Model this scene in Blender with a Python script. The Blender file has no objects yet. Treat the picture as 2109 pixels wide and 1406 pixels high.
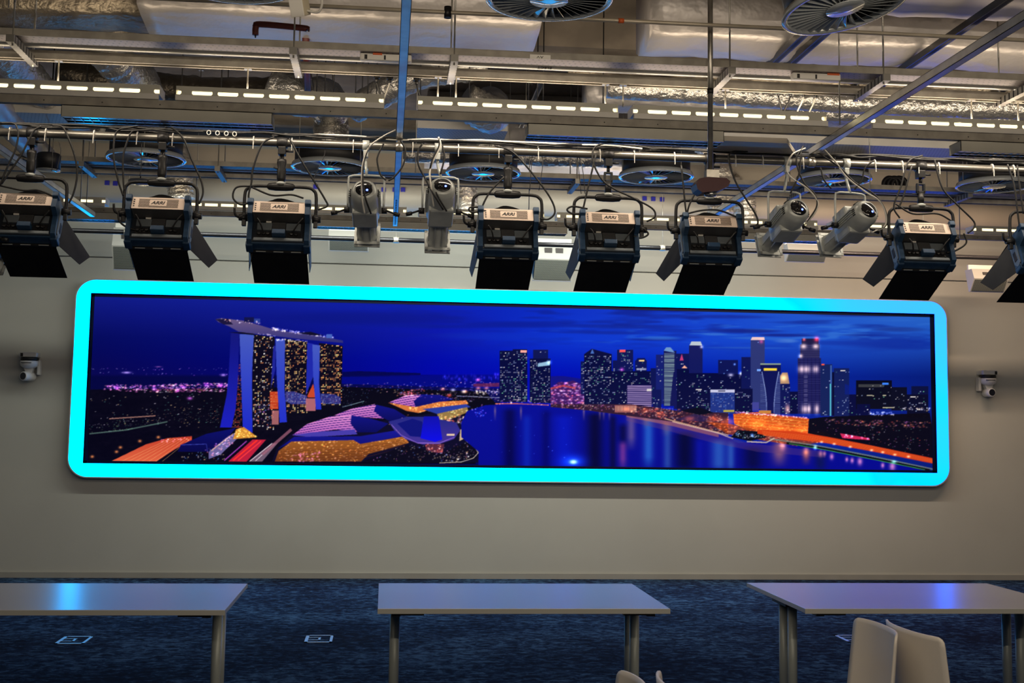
import bpy, bmesh, math, random
import numpy as np
from mathutils import Vector, Matrix, Euler

SC = bpy.context.scene
COL = SC.collection
random.seed(3)
PI = math.pi

# ---------------- camera ----------------
F_PX, PP_Y, CAM_H = 2542.0, 622.5, 1.6
CM = np.array([[0.99469193, -0.10178873, 0.01506722], [0.02484865, 0.09552237, -0.99511709], [0.09985244, 0.99020934, 0.09754465]])
cam_data = bpy.data.cameras.new('camera'); cam = bpy.data.objects.new('camera', cam_data); COL.objects.link(cam)
cam_data.sensor_fit = 'HORIZONTAL'; cam_data.sensor_width = 36.0
cam_data.lens = F_PX / 2109.0 * 36.0
cam_data.shift_y = -(703.0 - PP_Y) / 2109.0
cam_data.clip_start = .05; cam_data.clip_end = 100
rt, dn, fw = [Vector(r) for r in CM]
mw = Matrix((rt, -dn, -fw)).transposed().to_4x4(); mw.translation = Vector((0, 0, CAM_H))
cam.matrix_world = mw
SC.camera = cam
def _ray(px, py): return CM.T @ np.array([px - 1054.5, py - PP_Y, F_PX])
def atY(px, py, Y):          # the point seen at that spot of the photo, Y metres into the room
    v = _ray(px, py); v = v * Y / v[1]; return Vector((v[0], v[1], v[2] + CAM_H))
def atZ(px, py, z):
    v = _ray(px, py); v = v * (z - CAM_H) / v[2]; return Vector((v[0], v[1], v[2] + CAM_H))

# ---------------- world, exposure ----------------
w = bpy.data.worlds.new('world'); SC.world = w; w.use_nodes = True
w.node_tree.nodes['Background'].inputs[0].default_value = (.5, .55, .65, 1)
w.node_tree.nodes['Background'].inputs[1].default_value = .02
SC.view_settings.view_transform = 'Standard'; SC.view_settings.look = 'None'
SC.view_settings.exposure = 0.0; SC.view_settings.gamma = 1.0; SC.view_settings.use_curve_mapping = False
SC.cycles.max_bounces = 7; SC.cycles.diffuse_bounces = 4; SC.cycles.glossy_bounces = 3
SC.cycles.sample_clamp_indirect = 4.0; SC.cycles.caustics_reflective = False; SC.cycles.caustics_refractive = False

LIGHT_ROWS = [(6.87, (-2.43, -1.195, .138, 1.372, 2.786, 4.03), (.5, .65, .85, 1.0, 1.1, 1.1)),
              (11.10, (-5.07, -3.65, -2.29, -1.0, .254, 1.52, 2.83, 4.12, 5.5), (.10, .2, .55, .8, .93, .93, .9, .85, .85)),
              (3.30, (-2.43, -1.195, .138, 1.372, 2.786, 4.03), (.6, .8, 1.0, 1.0, 1.0, 1.0)),  # this row and the next are unseen, added to light the room
              (-.30, (-1.195, .138, 1.372, 2.786), (1.5, 1.5, 1.5, 1.5))]  # added behind the camera to light the surfaces that face it
def row_dz(y): return .10 if y > 9 else 0.0
LAMP_Z = 3.40
P_UP, P_SIDE = 3.6, 15.0
def lamp_area(name, loc, sx, sy, power, color, down=True, spread=PI):
    l = bpy.data.lights.new(name, 'AREA'); l.shape = 'RECTANGLE'; l.size = sx; l.size_y = sy; l.energy = power; l.color = color; l.spread = spread
    o = bpy.data.objects.new(name, l); COL.objects.link(o); o.location = loc
    if not down: o.rotation_euler = (PI, 0, 0)
    return o
def lamp_colour(x):
    t = max(0.0, min(1.0, (x - 2.0) / 2.2)); a, b = (.95, .97, .85), (1.0, .70, .47)
    return tuple(p * (1 - t) + q * t for p, q in zip(a, b))
for ry, xs, ps in LIGHT_ROWS:
    for x, p in zip(xs, ps):
        lamp_area('luminaire_uplight', (x + .57, ry + .05, LAMP_Z + row_dz(ry) + .045), 1.05, .05, P_UP * p, (1.0, .80, .58), False)
        o = lamp_area('luminaire_sidelight', (x + .57, ry + .145, LAMP_Z + row_dz(ry) - .004), 1.05, .045, P_SIDE * p * (.55 if ry < 8 else 1.3), lamp_colour(x) if ry > 8 else (1.0, .84, .64), True)
        o.rotation_euler = (math.radians(62 if ry < 8 else 38), 0, 0)      # shines out of the far slots, towards the screen wall and down

# ---------------- materials ----------------
def new_mat(name):
    m = bpy.data.materials.new(name); m.use_nodes = True
    return m, m.node_tree.nodes, m.node_tree.links, m.node_tree.nodes['Principled BSDF']
def M(name, col, rough=.5, metal=0.0, var=.0, scale=8.0, bump=0.0, bscale=60.0, spec=.5, col2=None, coat=0.0, stretch=(1, 1, 1), detail=4.0, ior=None):
    m, N, L, b = new_mat(name)
    b.inputs['Base Color'].default_value = (*col, 1); b.inputs['Roughness'].default_value = rough
    b.inputs['Metallic'].default_value = metal; b.inputs['Specular IOR Level'].default_value = spec
    b.inputs['Coat Weight'].default_value = coat; b.inputs['Coat Roughness'].default_value = .1
    tc = N.new('ShaderNodeTexCoord'); mp = N.new('ShaderNodeMapping'); mp.inputs['Scale'].default_value = stretch
    L.new(tc.outputs['Object'], mp.inputs['Vector'])
    nz = N.new('ShaderNodeTexNoise'); nz.inputs['Scale'].default_value = scale; nz.inputs['Detail'].default_value = detail
    L.new(mp.outputs['Vector'], nz.inputs['Vector'])
    if var or col2:
        mx = N.new('ShaderNodeMix'); mx.data_type = 'RGBA'
        c2 = col2 or tuple(c * (1 - var) for c in col)
        mx.inputs['A'].default_value = (*c2, 1); mx.inputs['B'].default_value = (*col, 1)
        rp = N.new('ShaderNodeMapRange'); rp.inputs['From Min'].default_value = .38; rp.inputs['From Max'].default_value = .62
        L.new(nz.outputs['Fac'], rp.inputs['Value']); L.new(rp.outputs['Result'], mx.inputs['Factor']); L.new(mx.outputs['Result'], b.inputs['Base Color'])
    if bump:
        n2 = N.new('ShaderNodeTexNoise'); n2.inputs['Scale'].default_value = bscale; n2.inputs['Detail'].default_value = 3
        L.new(mp.outputs['Vector'], n2.inputs['Vector'])
        bp = N.new('ShaderNodeBump'); bp.inputs['Strength'].default_value = bump; bp.inputs['Distance'].default_value = .02
        L.new(n2.outputs['Fac'], bp.inputs['Height']); L.new(bp.outputs['Normal'], b.inputs['Normal'])
    return m
def EM(name, col, strength):
    m, N, L, b = new_mat(name)
    b.inputs['Base Color'].default_value = (.02, .02, .02, 1); b.inputs['Emission Color'].default_value = (*col, 1); b.inputs['Emission Strength'].default_value = strength
    return m
def perf_mat(name, col, pitch, rad, axes='XZ', rough=.5, metal=0.0, dark=(.01, .01, .012), stagger=True, aspect=1.0):
    # punched sheet: rows of round holes in the object's own coordinates
    m, N, L, b = new_mat(name)
    b.inputs['Roughness'].default_value = rough; b.inputs['Metallic'].default_value = metal
    tc = N.new('ShaderNodeTexCoord'); sp = N.new('ShaderNodeSeparateXYZ'); L.new(tc.outputs['Object'], sp.inputs[0])
    def math_(op, a, bb=None):
        n = N.new('ShaderNodeMath'); n.operation = op
        for i, v in enumerate((a, bb)):
            if v is None: continue
            if isinstance(v, (int, float)): n.inputs[i].default_value = v
            else: L.new(v, n.inputs[i])
        return n.outputs[0]
    u = math_('DIVIDE', sp.outputs[axes[0]], pitch); v = math_('DIVIDE', sp.outputs[axes[1]], pitch * aspect)
    fv = math_('FLOOR', v)
    if stagger:
        u = math_('ADD', u, math_('MULTIPLY', math_('MODULO', math_('ABSOLUTE', fv), 2.0), .5))
    fu = math_('SUBTRACT', math_('FRACT', math_('ADD', u, 100.0)), .5); fw_ = math_('SUBTRACT', math_('FRACT', math_('ADD', v, 100.0)), .5)
    d = math_('SQRT', math_('ADD', math_('MULTIPLY', fu, fu), math_('MULTIPLY', math_('MULTIPLY', fw_, aspect), math_('MULTIPLY', fw_, aspect))))
    h = math_('LESS_THAN', d, rad)
    mx = N.new('ShaderNodeMix'); mx.data_type = 'RGBA'; mx.inputs['A'].default_value = (*col, 1); mx.inputs['B'].default_value = (*dark, 1)
    L.new(h, mx.inputs['Factor']); L.new(mx.outputs['Result'], b.inputs['Base Color'])
    return m
MT = {}
MT['wall'] = M('wall_paint', (.575, .575, .53), .85, var=.05, scale=1.2, spec=.25)
MT['skirt'] = M('skirting_paint', (.42, .41, .38), .6, var=.08, scale=3)
MT['slab'] = M('concrete_soffit', (.26, .22, .18), .9, var=.45, scale=2.2, bump=.25, bscale=12)
MT['galv'] = M('galvanised_steel', (.42, .40, .36), .30, .75, var=.35, scale=14, detail=8)
MT['strut'] = M('bright_zinc_strut', (.72, .72, .72), .3, .85, var=.2, scale=9)
MT['galv_light'] = M('bright_galvanised_steel', (.50, .48, .43), .36, .6, var=.2, scale=10)
MT['galv_dull'] = M('weathered_zinc_steel', (.40, .37, .32), .6, .1, var=.25, scale=12, detail=8)
MT['side_flap'] = M('flap_with_painted_light', (.045, .048, .055), .55, var=.15, scale=7)  # the black sheet lightened, painting in the screen's light on the flaps
MT['grey_metal'] = M('grey_painted_steel', (.50, .49, .43), .5, .15, var=.1, scale=5)
MT['white_metal'] = M('white_painted_steel', (.72, .70, .66), .35, .1, var=.08, scale=5)
MT['inner_white'] = M('luminaire_reflector_white', (.85, .82, .76), .45)
MT['black'] = M('black_painted_metal', (.018, .018, .02), .42, .2, var=.3, scale=20)
MT['matte_black'] = M('matte_black_sheet', (.008, .008, .009), .7, spec=.2, var=.3, scale=9)
MT['rubber'] = M('black_cable_rubber', (.012, .012, .013), .5)
MT['white_cable'] = M('white_cable_sheath', (.62, .60, .55), .45)
MT['tube_steel'] = M('dark_steel_tube', (.24, .23, .21), .34, .75, var=.25, scale=9, stretch=(.3, 1, 1))
MT['tube_black'] = M('black_steel_tube', (.03, .03, .035), .3, .6)
MT['copper'] = M('dull_copper_pipe', (.60, .53, .42), .4, .3, var=.2, scale=6)
MT['foil'] = M('crinkled_foil', (.72, .69, .64), .32, .8, var=.12, scale=5, bump=1.0, bscale=26)
MT['foil_soft'] = M('smooth_foil_wrap', (.62, .59, .58), .42, .5, var=.15, scale=2, bump=.8, bscale=7)
MT['foil_old'] = M('dull_brown_foil', (.42, .36, .28), .4, .7, var=.45, scale=4, bump=.9, bscale=18)
MT['pvc_white'] = M('white_plastic_pipe', (.85, .84, .85), .25, var=.05, scale=3, coat=.6)
MT['beige_duct'] = M('painted_round_duct', (.58, .53, .46), .5, .1, var=.08, scale=2)
MT['blue_cap'] = M('dark_blue_plastic', (.03, .03, .42), .4)
MT['red_pipe'] = M('dark_red_pipe', (.10, .015, .015), .45)
MT['red_plastic'] = M('dark_red_plastic', (.05, .004, .010), .4, spec=.25)
MT['lamp_blue'] = M('dark_blue_lamp_casting', (.022, .06, .13), .38, .2, var=.25, scale=18)
MT['lamp_silver'] = M('silver_blue_lamp_panel', (.20, .23, .26), .4, .4, var=.15, scale=12)
MT['lamp_beige'] = M('pale_lamp_top_plate', (.88, .71, .60), .45, .15, var=.06, scale=10)
MT['lamp_dark'] = M('dark_lamp_recess', (.015, .02, .03), .5, .2)
MT['label_dark'] = M('dark_printing', (.03, .025, .025), .6)
MT['spot_white'] = M('pale_grey_lamp_casting', (.50, .53, .52), .38, .25, var=.12, scale=14)
MT['spot_slot'] = M('black_vent_slot', (.01, .01, .01), .6)
MT['glass_black'] = M('black_glossy_disc', (.008, .008, .01), .12, coat=.8)
MT['drum'] = M('black_diffuser_drum', (.012, .012, .014), .5, var=.2, scale=9)
MT['diff_white'] = M('white_diffuser_face', (.36, .39, .41), .16, .1, coat=1.0, spec=1.0)
MT['speaker'] = M('pale_speaker_case', (.42, .42, .40), .5)
MT['ptz'] = M('camera_white_plastic', (.66, .66, .65), .35, coat=.2)
MT['carpet_trim'] = M('floor_box_metal_trim', (.62, .68, .74), .3, .6)
MT['table_top'] = M('white_laminate', (.62, .62, .66), .45, coat=.9, spec=.5)
MT['table_top'].node_tree.nodes['Principled BSDF'].inputs['Coat Roughness'].default_value = .24
MT['table_edge'] = M('grey_table_edging', (.42, .42, .39), .5)
MT['table_leg'] = M('satin_aluminium_leg', (.44, .48, .45), .4, .15, var=.08, scale=5)
MT['chair'] = M('white_chair_plastic', (.84, .79, .72), .45, var=.04, scale=3, bump=.08, bscale=400)
MT['chrome'] = M('chromed_steel', (.6, .6, .6), .2, .9)
MT['orange'] = M('orange_plastic', (.7, .12, .02), .5)
MT['beige_box'] = M('cream_plastic_box', (.62, .55, .40), .5)
MT['zip'] = M('white_zip_tie', (.6, .58, .54), .5)
MT['em_tube'] = EM('lit_tube', (1.0, .84, .46), 2.0)
MT['em_led'] = EM('blue_indicator', (.10, .15, 1.0), 6.0)
MT['perf_white'] = perf_mat('punched_white_tray', (.62, .58, .53), .025, .17, 'XY', .5, .2, aspect=1.6)
MT['perf_galv'] = perf_mat('punched_steel_tray', (.20, .17, .17), .032, .17, 'XY', .45, .4, aspect=1.3, dark=(.03, .03, .05))
MT['perf_black'] = perf_mat('perforated_speaker_grille', (.20, .22, .20), .0105, .34, 'XZ', .5, .2)
MT['perf_strut'] = perf_mat('slotted_strut', (.26, .25, .23), .05, .18, 'YX', .42, .7, stagger=False)
MT['vent_beige'] = perf_mat('vented_lamp_plate', (.80, .64, .54), .0085, .46, 'XZ', .5, .1, dark=(.05, .03, .02))
MT['vent_dark'] = perf_mat('vented_lamp_underside', (.075, .075, .08), .0085, .36, 'XZ', .5, .1)

# ---------------- mesh builders ----------------
class MB:
    def __init__(s): s.bm = bmesh.new(); s.mats = []; s.cur = 0
    def mat(s, m):
        if m not in s.mats: s.mats.append(m)
        s.cur = s.mats.index(m); return s
    def _tag(s, fs, smooth=False):
        for f in fs: f.material_index = s.cur; f.smooth = smooth
    def box(s, c, size, rot=None, bev=0.0):
        hx, hy, hz = size[0] / 2, size[1] / 2, size[2] / 2
        Mx = Matrix.Translation(Vector(c)) @ (rot.to_4x4() if rot is not None else Matrix.Identity(4))
        vs = [s.bm.verts.new(Mx @ Vector((x, y, z))) for x in (-hx, hx) for y in (-hy, hy) for z in (-hz, hz)]
        q = ((0, 1, 3, 2), (4, 6, 7, 5), (0, 4, 5, 1), (2, 3, 7, 6), (0, 2, 6, 4), (1, 5, 7, 3))
        fs = [s.bm.faces.new([vs[i] for i in f]) for f in q]
        s._tag(fs)
        if bev:
            es = list({e for f in fs for e in f.edges})
            r = bmesh.ops.bevel(s.bm, geom=es, offset=bev, segments=2, affect='EDGES', profile=.6)
            s._tag([f for f in r['faces']])
        return s
    def b2(s, x0, x1, y0, y1, z0, z1, bev=0.0):
        return s.box(((x0 + x1) / 2, (y0 + y1) / 2, (z0 + z1) / 2), (abs(x1 - x0), abs(y1 - y0), abs(z1 - z0)), None, bev)
    def cyl(s, p0, p1, r0, r1=None, seg=20, caps=True, smooth=True):
        r1 = r0 if r1 is None else r1
        p0, p1 = Vector(p0), Vector(p1); d = (p1 - p0).normalized()
        u = d.orthogonal().normalized(); v = d.cross(u)
        if abs(d.z) > .999: u = Vector((1, 0, 0)); v = d.cross(u)
        a = []; b = []
        for i in range(seg):
            t = 2 * PI * (i + .5) / seg; o = u * math.cos(t) + v * math.sin(t)
            a.append(s.bm.verts.new(p0 + o * r0)); b.append(s.bm.verts.new(p1 + o * r1))
        s._tag([s.bm.faces.new((a[i], a[(i + 1) % seg], b[(i + 1) % seg], b[i])) for i in range(seg)], smooth)
        if caps: s._tag([s.bm.faces.new(a[::-1]), s.bm.faces.new(b)])
        return s
    def lathe(s, prof, c=(0, 0, 0), axis='Z', seg=32, smooth=True, rot=None):
        rings = []
        for r, h in prof:
            ring = []
            for i in range(seg):
                t = 2 * PI * i / seg
                p = {'Z': Vector((r * math.cos(t), r * math.sin(t), h)), 'Y': Vector((r * math.cos(t), h, r * math.sin(t))), 'X': Vector((h, r * math.cos(t), r * math.sin(t)))}[axis]
                if rot is not None: p = rot @ p
                ring.append(s.bm.verts.new(p + Vector(c)))
            rings.append(ring)
        fs = []
        for a, b in zip(rings, rings[1:]):
            fs += [s.bm.faces.new((a[i], a[(i + 1) % seg], b[(i + 1) % seg], b[i])) for i in range(seg)]
        s._tag(fs, smooth); caps = []
        if prof[0][0] > 1e-5: caps.append(s.bm.faces.new(rings[0][::-1]))
        if prof[-1][0] > 1e-5: caps.append(s.bm.faces.new(rings[-1]))
        s._tag(caps); return s
    def tube(s, pts, r, seg=8, smooth=True, radii=None, jit=0.0, rnd=None):
        pts = [Vector(p) for p in pts]; rings = []; u = None
        for i, p in enumerate(pts):
            d = (pts[min(i + 1, len(pts) - 1)] - pts[max(i - 1, 0)]).normalized()
            if u is None: u = d.orthogonal().normalized()
            u = (u - d * u.dot(d)).normalized(); v = d.cross(u); rr = radii[i] if radii else r
            ring = []
            for k in range(seg):
                t = 2 * PI * k / seg; q = rr * (1 + (rnd.uniform(-jit, jit) if rnd else 0))
                ring.append(s.bm.verts.new(p + u * math.cos(t) * q + v * math.sin(t) * q))
            rings.append(ring)
        fs = []
        for a, b in zip(rings, rings[1:]): fs += [s.bm.faces.new((a[i], a[(i + 1) % seg], b[(i + 1) % seg], b[i])) for i in range(seg)]
        fs += [s.bm.faces.new(rings[0][::-1]), s.bm.faces.new(rings[-1])]
        s._tag(fs, smooth); return s
    def prism(s, poly, h0, h1, axis='Y', Mx=None):
        def P(a, b, h):
            v = {'Y': Vector((a, h, b)), 'Z': Vector((a, b, h)), 'X': Vector((h, a, b))}[axis]
            return Mx @ v if Mx is not None else v
        A = [s.bm.verts.new(P(a, b, h0)) for a, b in poly]; B = [s.bm.verts.new(P(a, b, h1)) for a, b in poly]; n = len(poly)
        s._tag([s.bm.faces.new(A[::-1]), s.bm.faces.new(B)] + [s.bm.faces.new((A[i], A[(i + 1) % n], B[(i + 1) % n], B[i])) for i in range(n)]); return s
    def slab4(s, c4, th):      # a thin plate through four corners
        c4 = [Vector(c) for c in c4]; n = (c4[1] - c4[0]).cross(c4[2] - c4[0]).normalized() * th / 2
        A = [s.bm.verts.new(c - n) for c in c4]; B = [s.bm.verts.new(c + n) for c in c4]; k = len(c4)
        s._tag([s.bm.faces.new(A[::-1]), s.bm.faces.new(B)] + [s.bm.faces.new((A[i], A[(i + 1) % k], B[(i + 1) % k], B[i])) for i in range(k)]); return s
    def build(s, name, parent=None, m=None, loc=None, rot=None):
        bmesh.ops.recalc_face_normals(s.bm, faces=s.bm.faces[:])
        me = bpy.data.meshes.new(name); s.bm.to_mesh(me); s.bm.free()
        for x in ([m] if m is not None and not s.mats else s.mats): me.materials.append(x)
        o = bpy.data.objects.new(name, me); COL.objects.link(o)
        if parent is not None: o.parent = parent
        if loc is not None: o.location = loc
        if rot is not None: o.rotation_euler = rot
        return o
def tag(o, label=None, cat=None, group=None, kind=None):
    if label: o['label'] = label
    if cat: o['category'] = cat
    if group: o['group'] = group
    if kind: o['kind'] = kind
    return o
def empty(name, loc=(0, 0, 0), rot=(0, 0, 0)):
    o = bpy.data.objects.new(name, None); COL.objects.link(o); o.location = loc; o.rotation_euler = rot; o.empty_display_size = .1; return o
def copy_tree(o, parent=None):
    c = o.copy(); COL.objects.link(c)
    if parent is not None: c.parent = parent
    for ch in list(o.children): copy_tree(ch, c)
    return c
def spline(pts, n=8):
    pts = [Vector(p) for p in pts]; P = [pts[0] * 2 - pts[1]] + pts + [pts[-1] * 2 - pts[-2]]; out = []
    for i in range(1, len(P) - 2):
        for k in range(n):
            t = k / n; a, b, c, d = P[i - 1], P[i], P[i + 1], P[i + 2]
            out.append(.5 * ((2 * b) + (c - a) * t + (2 * a - 5 * b + 4 * c - d) * t * t + (3 * b - a - 3 * c + d) * t ** 3))
    out.append(pts[-1]); return out
def struct(o): o['kind'] = 'structure'; return o
def text_mesh(name, body, size, mat, parent, loc, rot, ext=.0006, sx=1.0, bold=False, shear=0.0):
    cu = bpy.data.curves.new(name, 'FONT'); cu.body = body; cu.size = size; cu.extrude = ext; cu.align_x = 'CENTER'; cu.align_y = 'CENTER'
    cu.shear = shear
    if bold: cu.offset = size * .035
    t = bpy.data.objects.new(name, cu); COL.objects.link(t)
    dg = bpy.context.evaluated_depsgraph_get(); me = bpy.data.meshes.new_from_object(t.evaluated_get(dg)); bpy.data.objects.remove(t)
    me.materials.clear(); me.materials.append(mat)
    o = bpy.data.objects.new(name, me); COL.objects.link(o); o.parent = parent; o.location = loc; o.rotation_euler = rot; o.scale = (sx, 1, 1)
    return o

# ---- the picture on the LED wall: drawn as vector shapes into a colour grid ----
AX0, AY0, AX1, AY1 = 176, 600, 1928, 980
def paint_cityscape():
    rng = np.random.RandomState(7)
    H, W = AY1 - AY0, AX1 - AX0
    yy, xx = np.mgrid[0:H, 0:W].astype(np.float32)
    xx += AX0 + .5; yy += AY0 + .5
    img = np.zeros((H, W, 3), np.float32)
    def smooth(a, n, ax):
        k = np.ones(n) / n
        return np.apply_along_axis(lambda m: np.convolve(m, k, 'same'), ax, a)
    def noise(sx, sy, seed):
        r = np.random.RandomState(seed)
        gh, gw = int(H / sy) + 3, int(W / sx) + 3
        g = r.rand(gh, gw)
        fx = (xx - AX0) / sx; fy = (yy - AY0) / sy
        ix = fx.astype(int); iy = fy.astype(int)
        tx = fx - ix; ty = fy - iy
        tx = tx * tx * (3 - 2 * tx); ty = ty * ty * (3 - 2 * ty)
        return ((g[iy, ix] * (1 - tx) + g[iy, ix + 1] * tx) * (1 - ty) + (g[iy + 1, ix] * (1 - tx) + g[iy + 1, ix + 1] * tx) * ty)
    def put(mask, col, a=1.0):
        m = (mask * a)[..., None]
        img[:] = img * (1 - m) + np.array(col, np.float32) / 255. * m
    def sub(x0, y0, x1, y1):
        a = max(0, int(y0 - AY0)); b = min(H, int(np.ceil(y1 - AY0)) + 1)
        c = max(0, int(x0 - AX0)); d = min(W, int(np.ceil(x1 - AX0)) + 1)
        return slice(a, max(a, b)), slice(c, max(c, d))
    def inside(pts, X, Y):
        m = np.zeros(X.shape, bool)
        n = len(pts)
        for i in range(n):
            ax_, ay_ = pts[i]; bx_, by_ = pts[(i + 1) % n]
            if ay_ == by_: continue
            c = ((ay_ > Y) != (by_ > Y)) & (X < (bx_ - ax_) * (Y - ay_) / (by_ - ay_) + ax_)
            m ^= c
        return m
    def poly(pts, col, a=1.0, col2=None, vert=True):
        xs = [p[0] for p in pts]; ys = [p[1] for p in pts]
        s = sub(min(xs) - 1, min(ys) - 1, max(xs) + 1, max(ys) + 1)
        X, Y = xx[s], yy[s]
        m = np.zeros(X.shape, np.float32)
        for dx, dy in ((-.25, -.25), (.25, -.25), (-.25, .25), (.25, .25)):
            m += inside(pts, X + dx, Y + dy) * .25
        m = (m * a)[..., None]
        c = np.array(col, np.float32) / 255.
        if col2 is not None:
            t = ((Y - min(ys)) / max(1e-3, max(ys) - min(ys)) if vert else (X - min(xs)) / max(1e-3, max(xs) - min(xs)))[..., None]
            c = c * (1 - t) + np.array(col2, np.float32) / 255. * t
        img[s] = img[s] * (1 - m) + c * m
    def rect(x0, y0, x1, y1, col, a=1.0, col2=None):
        poly([(x0, y0), (x1, y0), (x1, y1), (x0, y1)], col, a, col2)
    def glow(x, y, r, col, a=1.0, ry=None):
        ry = ry or r
        s = sub(x - 3 * r, y - 3 * ry, x + 3 * r, y + 3 * ry)
        g = np.exp(-(((xx[s] - x) / r) ** 2 + ((yy[s] - y) / ry) ** 2)) * a
        img[s] = img[s] + g[..., None] * np.array(col, np.float32) / 255.
    def line(p, q, w, col, a=1.0):
        dx, dy = q[0] - p[0], q[1] - p[1]; L = math.hypot(dx, dy) or 1
        nx, ny = -dy / L * w / 2, dx / L * w / 2
        poly([(p[0] + nx, p[1] + ny), (q[0] + nx, q[1] + ny), (q[0] - nx, q[1] - ny), (p[0] - nx, p[1] - ny)], col, a)
    def pline(pts, w, col, a=1.0):
        for p, q in zip(pts, pts[1:]): line(p, q, w, col, a)
    def dots(pts, n, cols, r=.8, a=1.0, flat=1.0, keep=None):
        xs = [p[0] for p in pts]; ys = [p[1] for p in pts]
        k = 0; tries = 0
        while k < n and tries < n * 30:
            tries += 1
            x = rng.uniform(min(xs), max(xs)); y = rng.uniform(min(ys), max(ys))
            if not inside(pts, np.array([x]), np.array([y]))[0]: continue
            k += 1
            glow(x, y, r * rng.uniform(.6, 1.5), cols[rng.randint(len(cols))], a * rng.uniform(.35, 1.1), r * flat * rng.uniform(.6, 1.2))
    def windows(pts, cols, dens, px=3.2, py=3.4, ww=1.8, wh=1.5, a=.9):
        xs = [p[0] for p in pts]; ys = [p[1] for p in pts]
        y = min(ys) + 2
        while y < max(ys) - 1:
            x = min(xs) + 1.5
            row = rng.rand()
            while x < max(xs) - 1.5:
                if rng.rand() < dens * (1.6 if row > .75 else .8) and inside(pts, np.array([x]), np.array([y]))[0]:
                    rect(x, y, x + ww, y + wh, cols[rng.randint(len(cols))], a * rng.uniform(.4, 1))
                x += px
            y += py
    W_ = (235, 225, 220); O_ = (255, 150, 90); Y_ = (255, 215, 140); R_ = (255, 90, 60); P_ = (235, 130, 220); B_ = (120, 170, 255); G_ = (110, 190, 150)
    # sky
    def ramp(x, xs, cs):
        cs = np.array(cs, np.float32) / 255.
        return np.stack([np.interp(x, xs, cs[:, i]) for i in range(3)], -1)
    xs = [180, 560, 900, 1150, 1400, 1700, 1920]
    top = ramp(xx, xs, [(14, 24, 130), (8, 26, 150), (0, 26, 178), (0, 40, 190), (10, 62, 200), (34, 92, 205), (46, 112, 200)])
    mid = ramp(xx, xs, [(3, 8, 92), (0, 8, 120), (0, 14, 168), (2, 50, 205), (8, 62, 205), (22, 80, 200), (26, 80, 190)])
    low = ramp(xx, xs, [(8, 6, 78), (2, 4, 110), (0, 4, 170), (0, 12, 180), (0, 26, 170), (6, 34, 150), (6, 28, 120)])
    t1 = np.clip((yy - 615) / 80, 0, 1)[..., None]; t2 = np.clip((yy - 700) / 75, 0, 1)[..., None]
    img[:] = (top * (1 - t1) + mid * t1) * (1 - t2) + low * t2
    sk = (yy < 790)
    n1 = noise(95, 9, 1) * .6 + noise(38, 4.5, 2) * .4
    n2 = noise(60, 6, 3) * .6 + noise(22, 3, 4) * .4
    right = np.clip((xx - 640) / 700, 0, 1)
    d = np.clip((n1 - .55) * 5, 0, 1) * right * np.clip(1 - (yy - 625) / 110, 0, 1) * np.clip((yy - 600) / 20, 0, 1)
    put(d * sk, (4, 20, 120), .75)
    l = np.clip((n2 - .62) * 5, 0, 1) * np.clip((xx - 1000) / 500, 0, 1) * np.exp(-((yy - 688) / 26) ** 2)
    put(l * sk, (60, 125, 215), .5)
    # named cloud streaks
    def streak(x, y, rx, ry, col, a):
        g = np.exp(-(((xx - x) / rx) ** 2 + ((yy - y - (xx - x) * .01) / ry) ** 2) ** 2)
        put(g, col, a)
    for s_ in ((760, 655, 200, 14, (0, 12, 120), .55), (900, 672, 130, 4, (0, 20, 140), .5), (1010, 692, 120, 8, (8, 50, 190), .35), (1080, 668, 120, 7, (2, 16, 120), .5), (1290, 672, 120, 5, (6, 26, 130), .6),
               (1255, 685, 90, 3.5, (6, 30, 140), .6), (1340, 699, 50, 3, (6, 30, 140), .7), (1360, 696, 40, 4, (70, 130, 205), .5), (1490, 652, 90, 4, (10, 30, 140), .6), (1530, 681, 75, 4.5, (10, 24, 120), .75),
               (1620, 690, 60, 3, (12, 26, 120), .7), (1560, 696, 60, 3, (70, 130, 205), .4), (1470, 688, 26, 3, (80, 140, 215), .5), (1760, 650, 90, 2.5, (14, 40, 140), .6), (1850, 678, 55, 5, (22, 44, 130), .6),
               (1780, 690, 50, 2, (10, 34, 140), .6), (1850, 708, 110, 12, (8, 38, 150), .75), (1720, 706, 70, 5, (12, 46, 160), .6), (1540, 716, 90, 2, (60, 110, 200), .4), (1620, 702, 25, 4, (110, 150, 215), .4)):
        streak(*s_)
    # far land and sea
    m = np.clip((yy - 770) / 6, 0, 1) * (xx < 1030)
    put(m, (2, 4, 60), .8)
    poly([(700, 776), (1030, 772), (1030, 800), (700, 790)], (0, 6, 140), .8)
    poly([(700, 766), (740, 764), (866, 768), (866, 772), (700, 774)], (2, 4, 70), .9)
    poly([(180, 802), (700, 796), (1000, 806), (1030, 840), (960, 850), (980, 955), (180, 955)], (4, 3, 20), .97)
    poly([(1100, 775), (1160, 774), (1200, 780), (1200, 800), (1100, 800)], (20, 20, 120), .8)
    put((noise(6, 3, 9) * noise(20, 8, 10)) * (yy > 800) * (xx < 640), (16, 12, 34), .5)
    # distant lights, left
    dots([(185, 757), (470, 757), (470, 762), (185, 762)], 40, [W_, P_, (200, 140, 160)], .9, .8, .6)
    dots([(190, 765), (470, 770), (470, 774), (190, 770)], 20, [W_, P_], .9, .8, .6)
    glow(261, 767, 8, (230, 190, 220), .8, 2); glow(460, 772, 5, (220, 160, 200), .8, 2.5); glow(326, 755, 6, (220, 120, 120), .6, 1)
    dots([(215, 792), (470, 788), (470, 806), (300, 808), (215, 802)], 420, [P_, (255, 120, 200), (235, 110, 170), W_, O_], 1.7, .75, .6)
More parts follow.
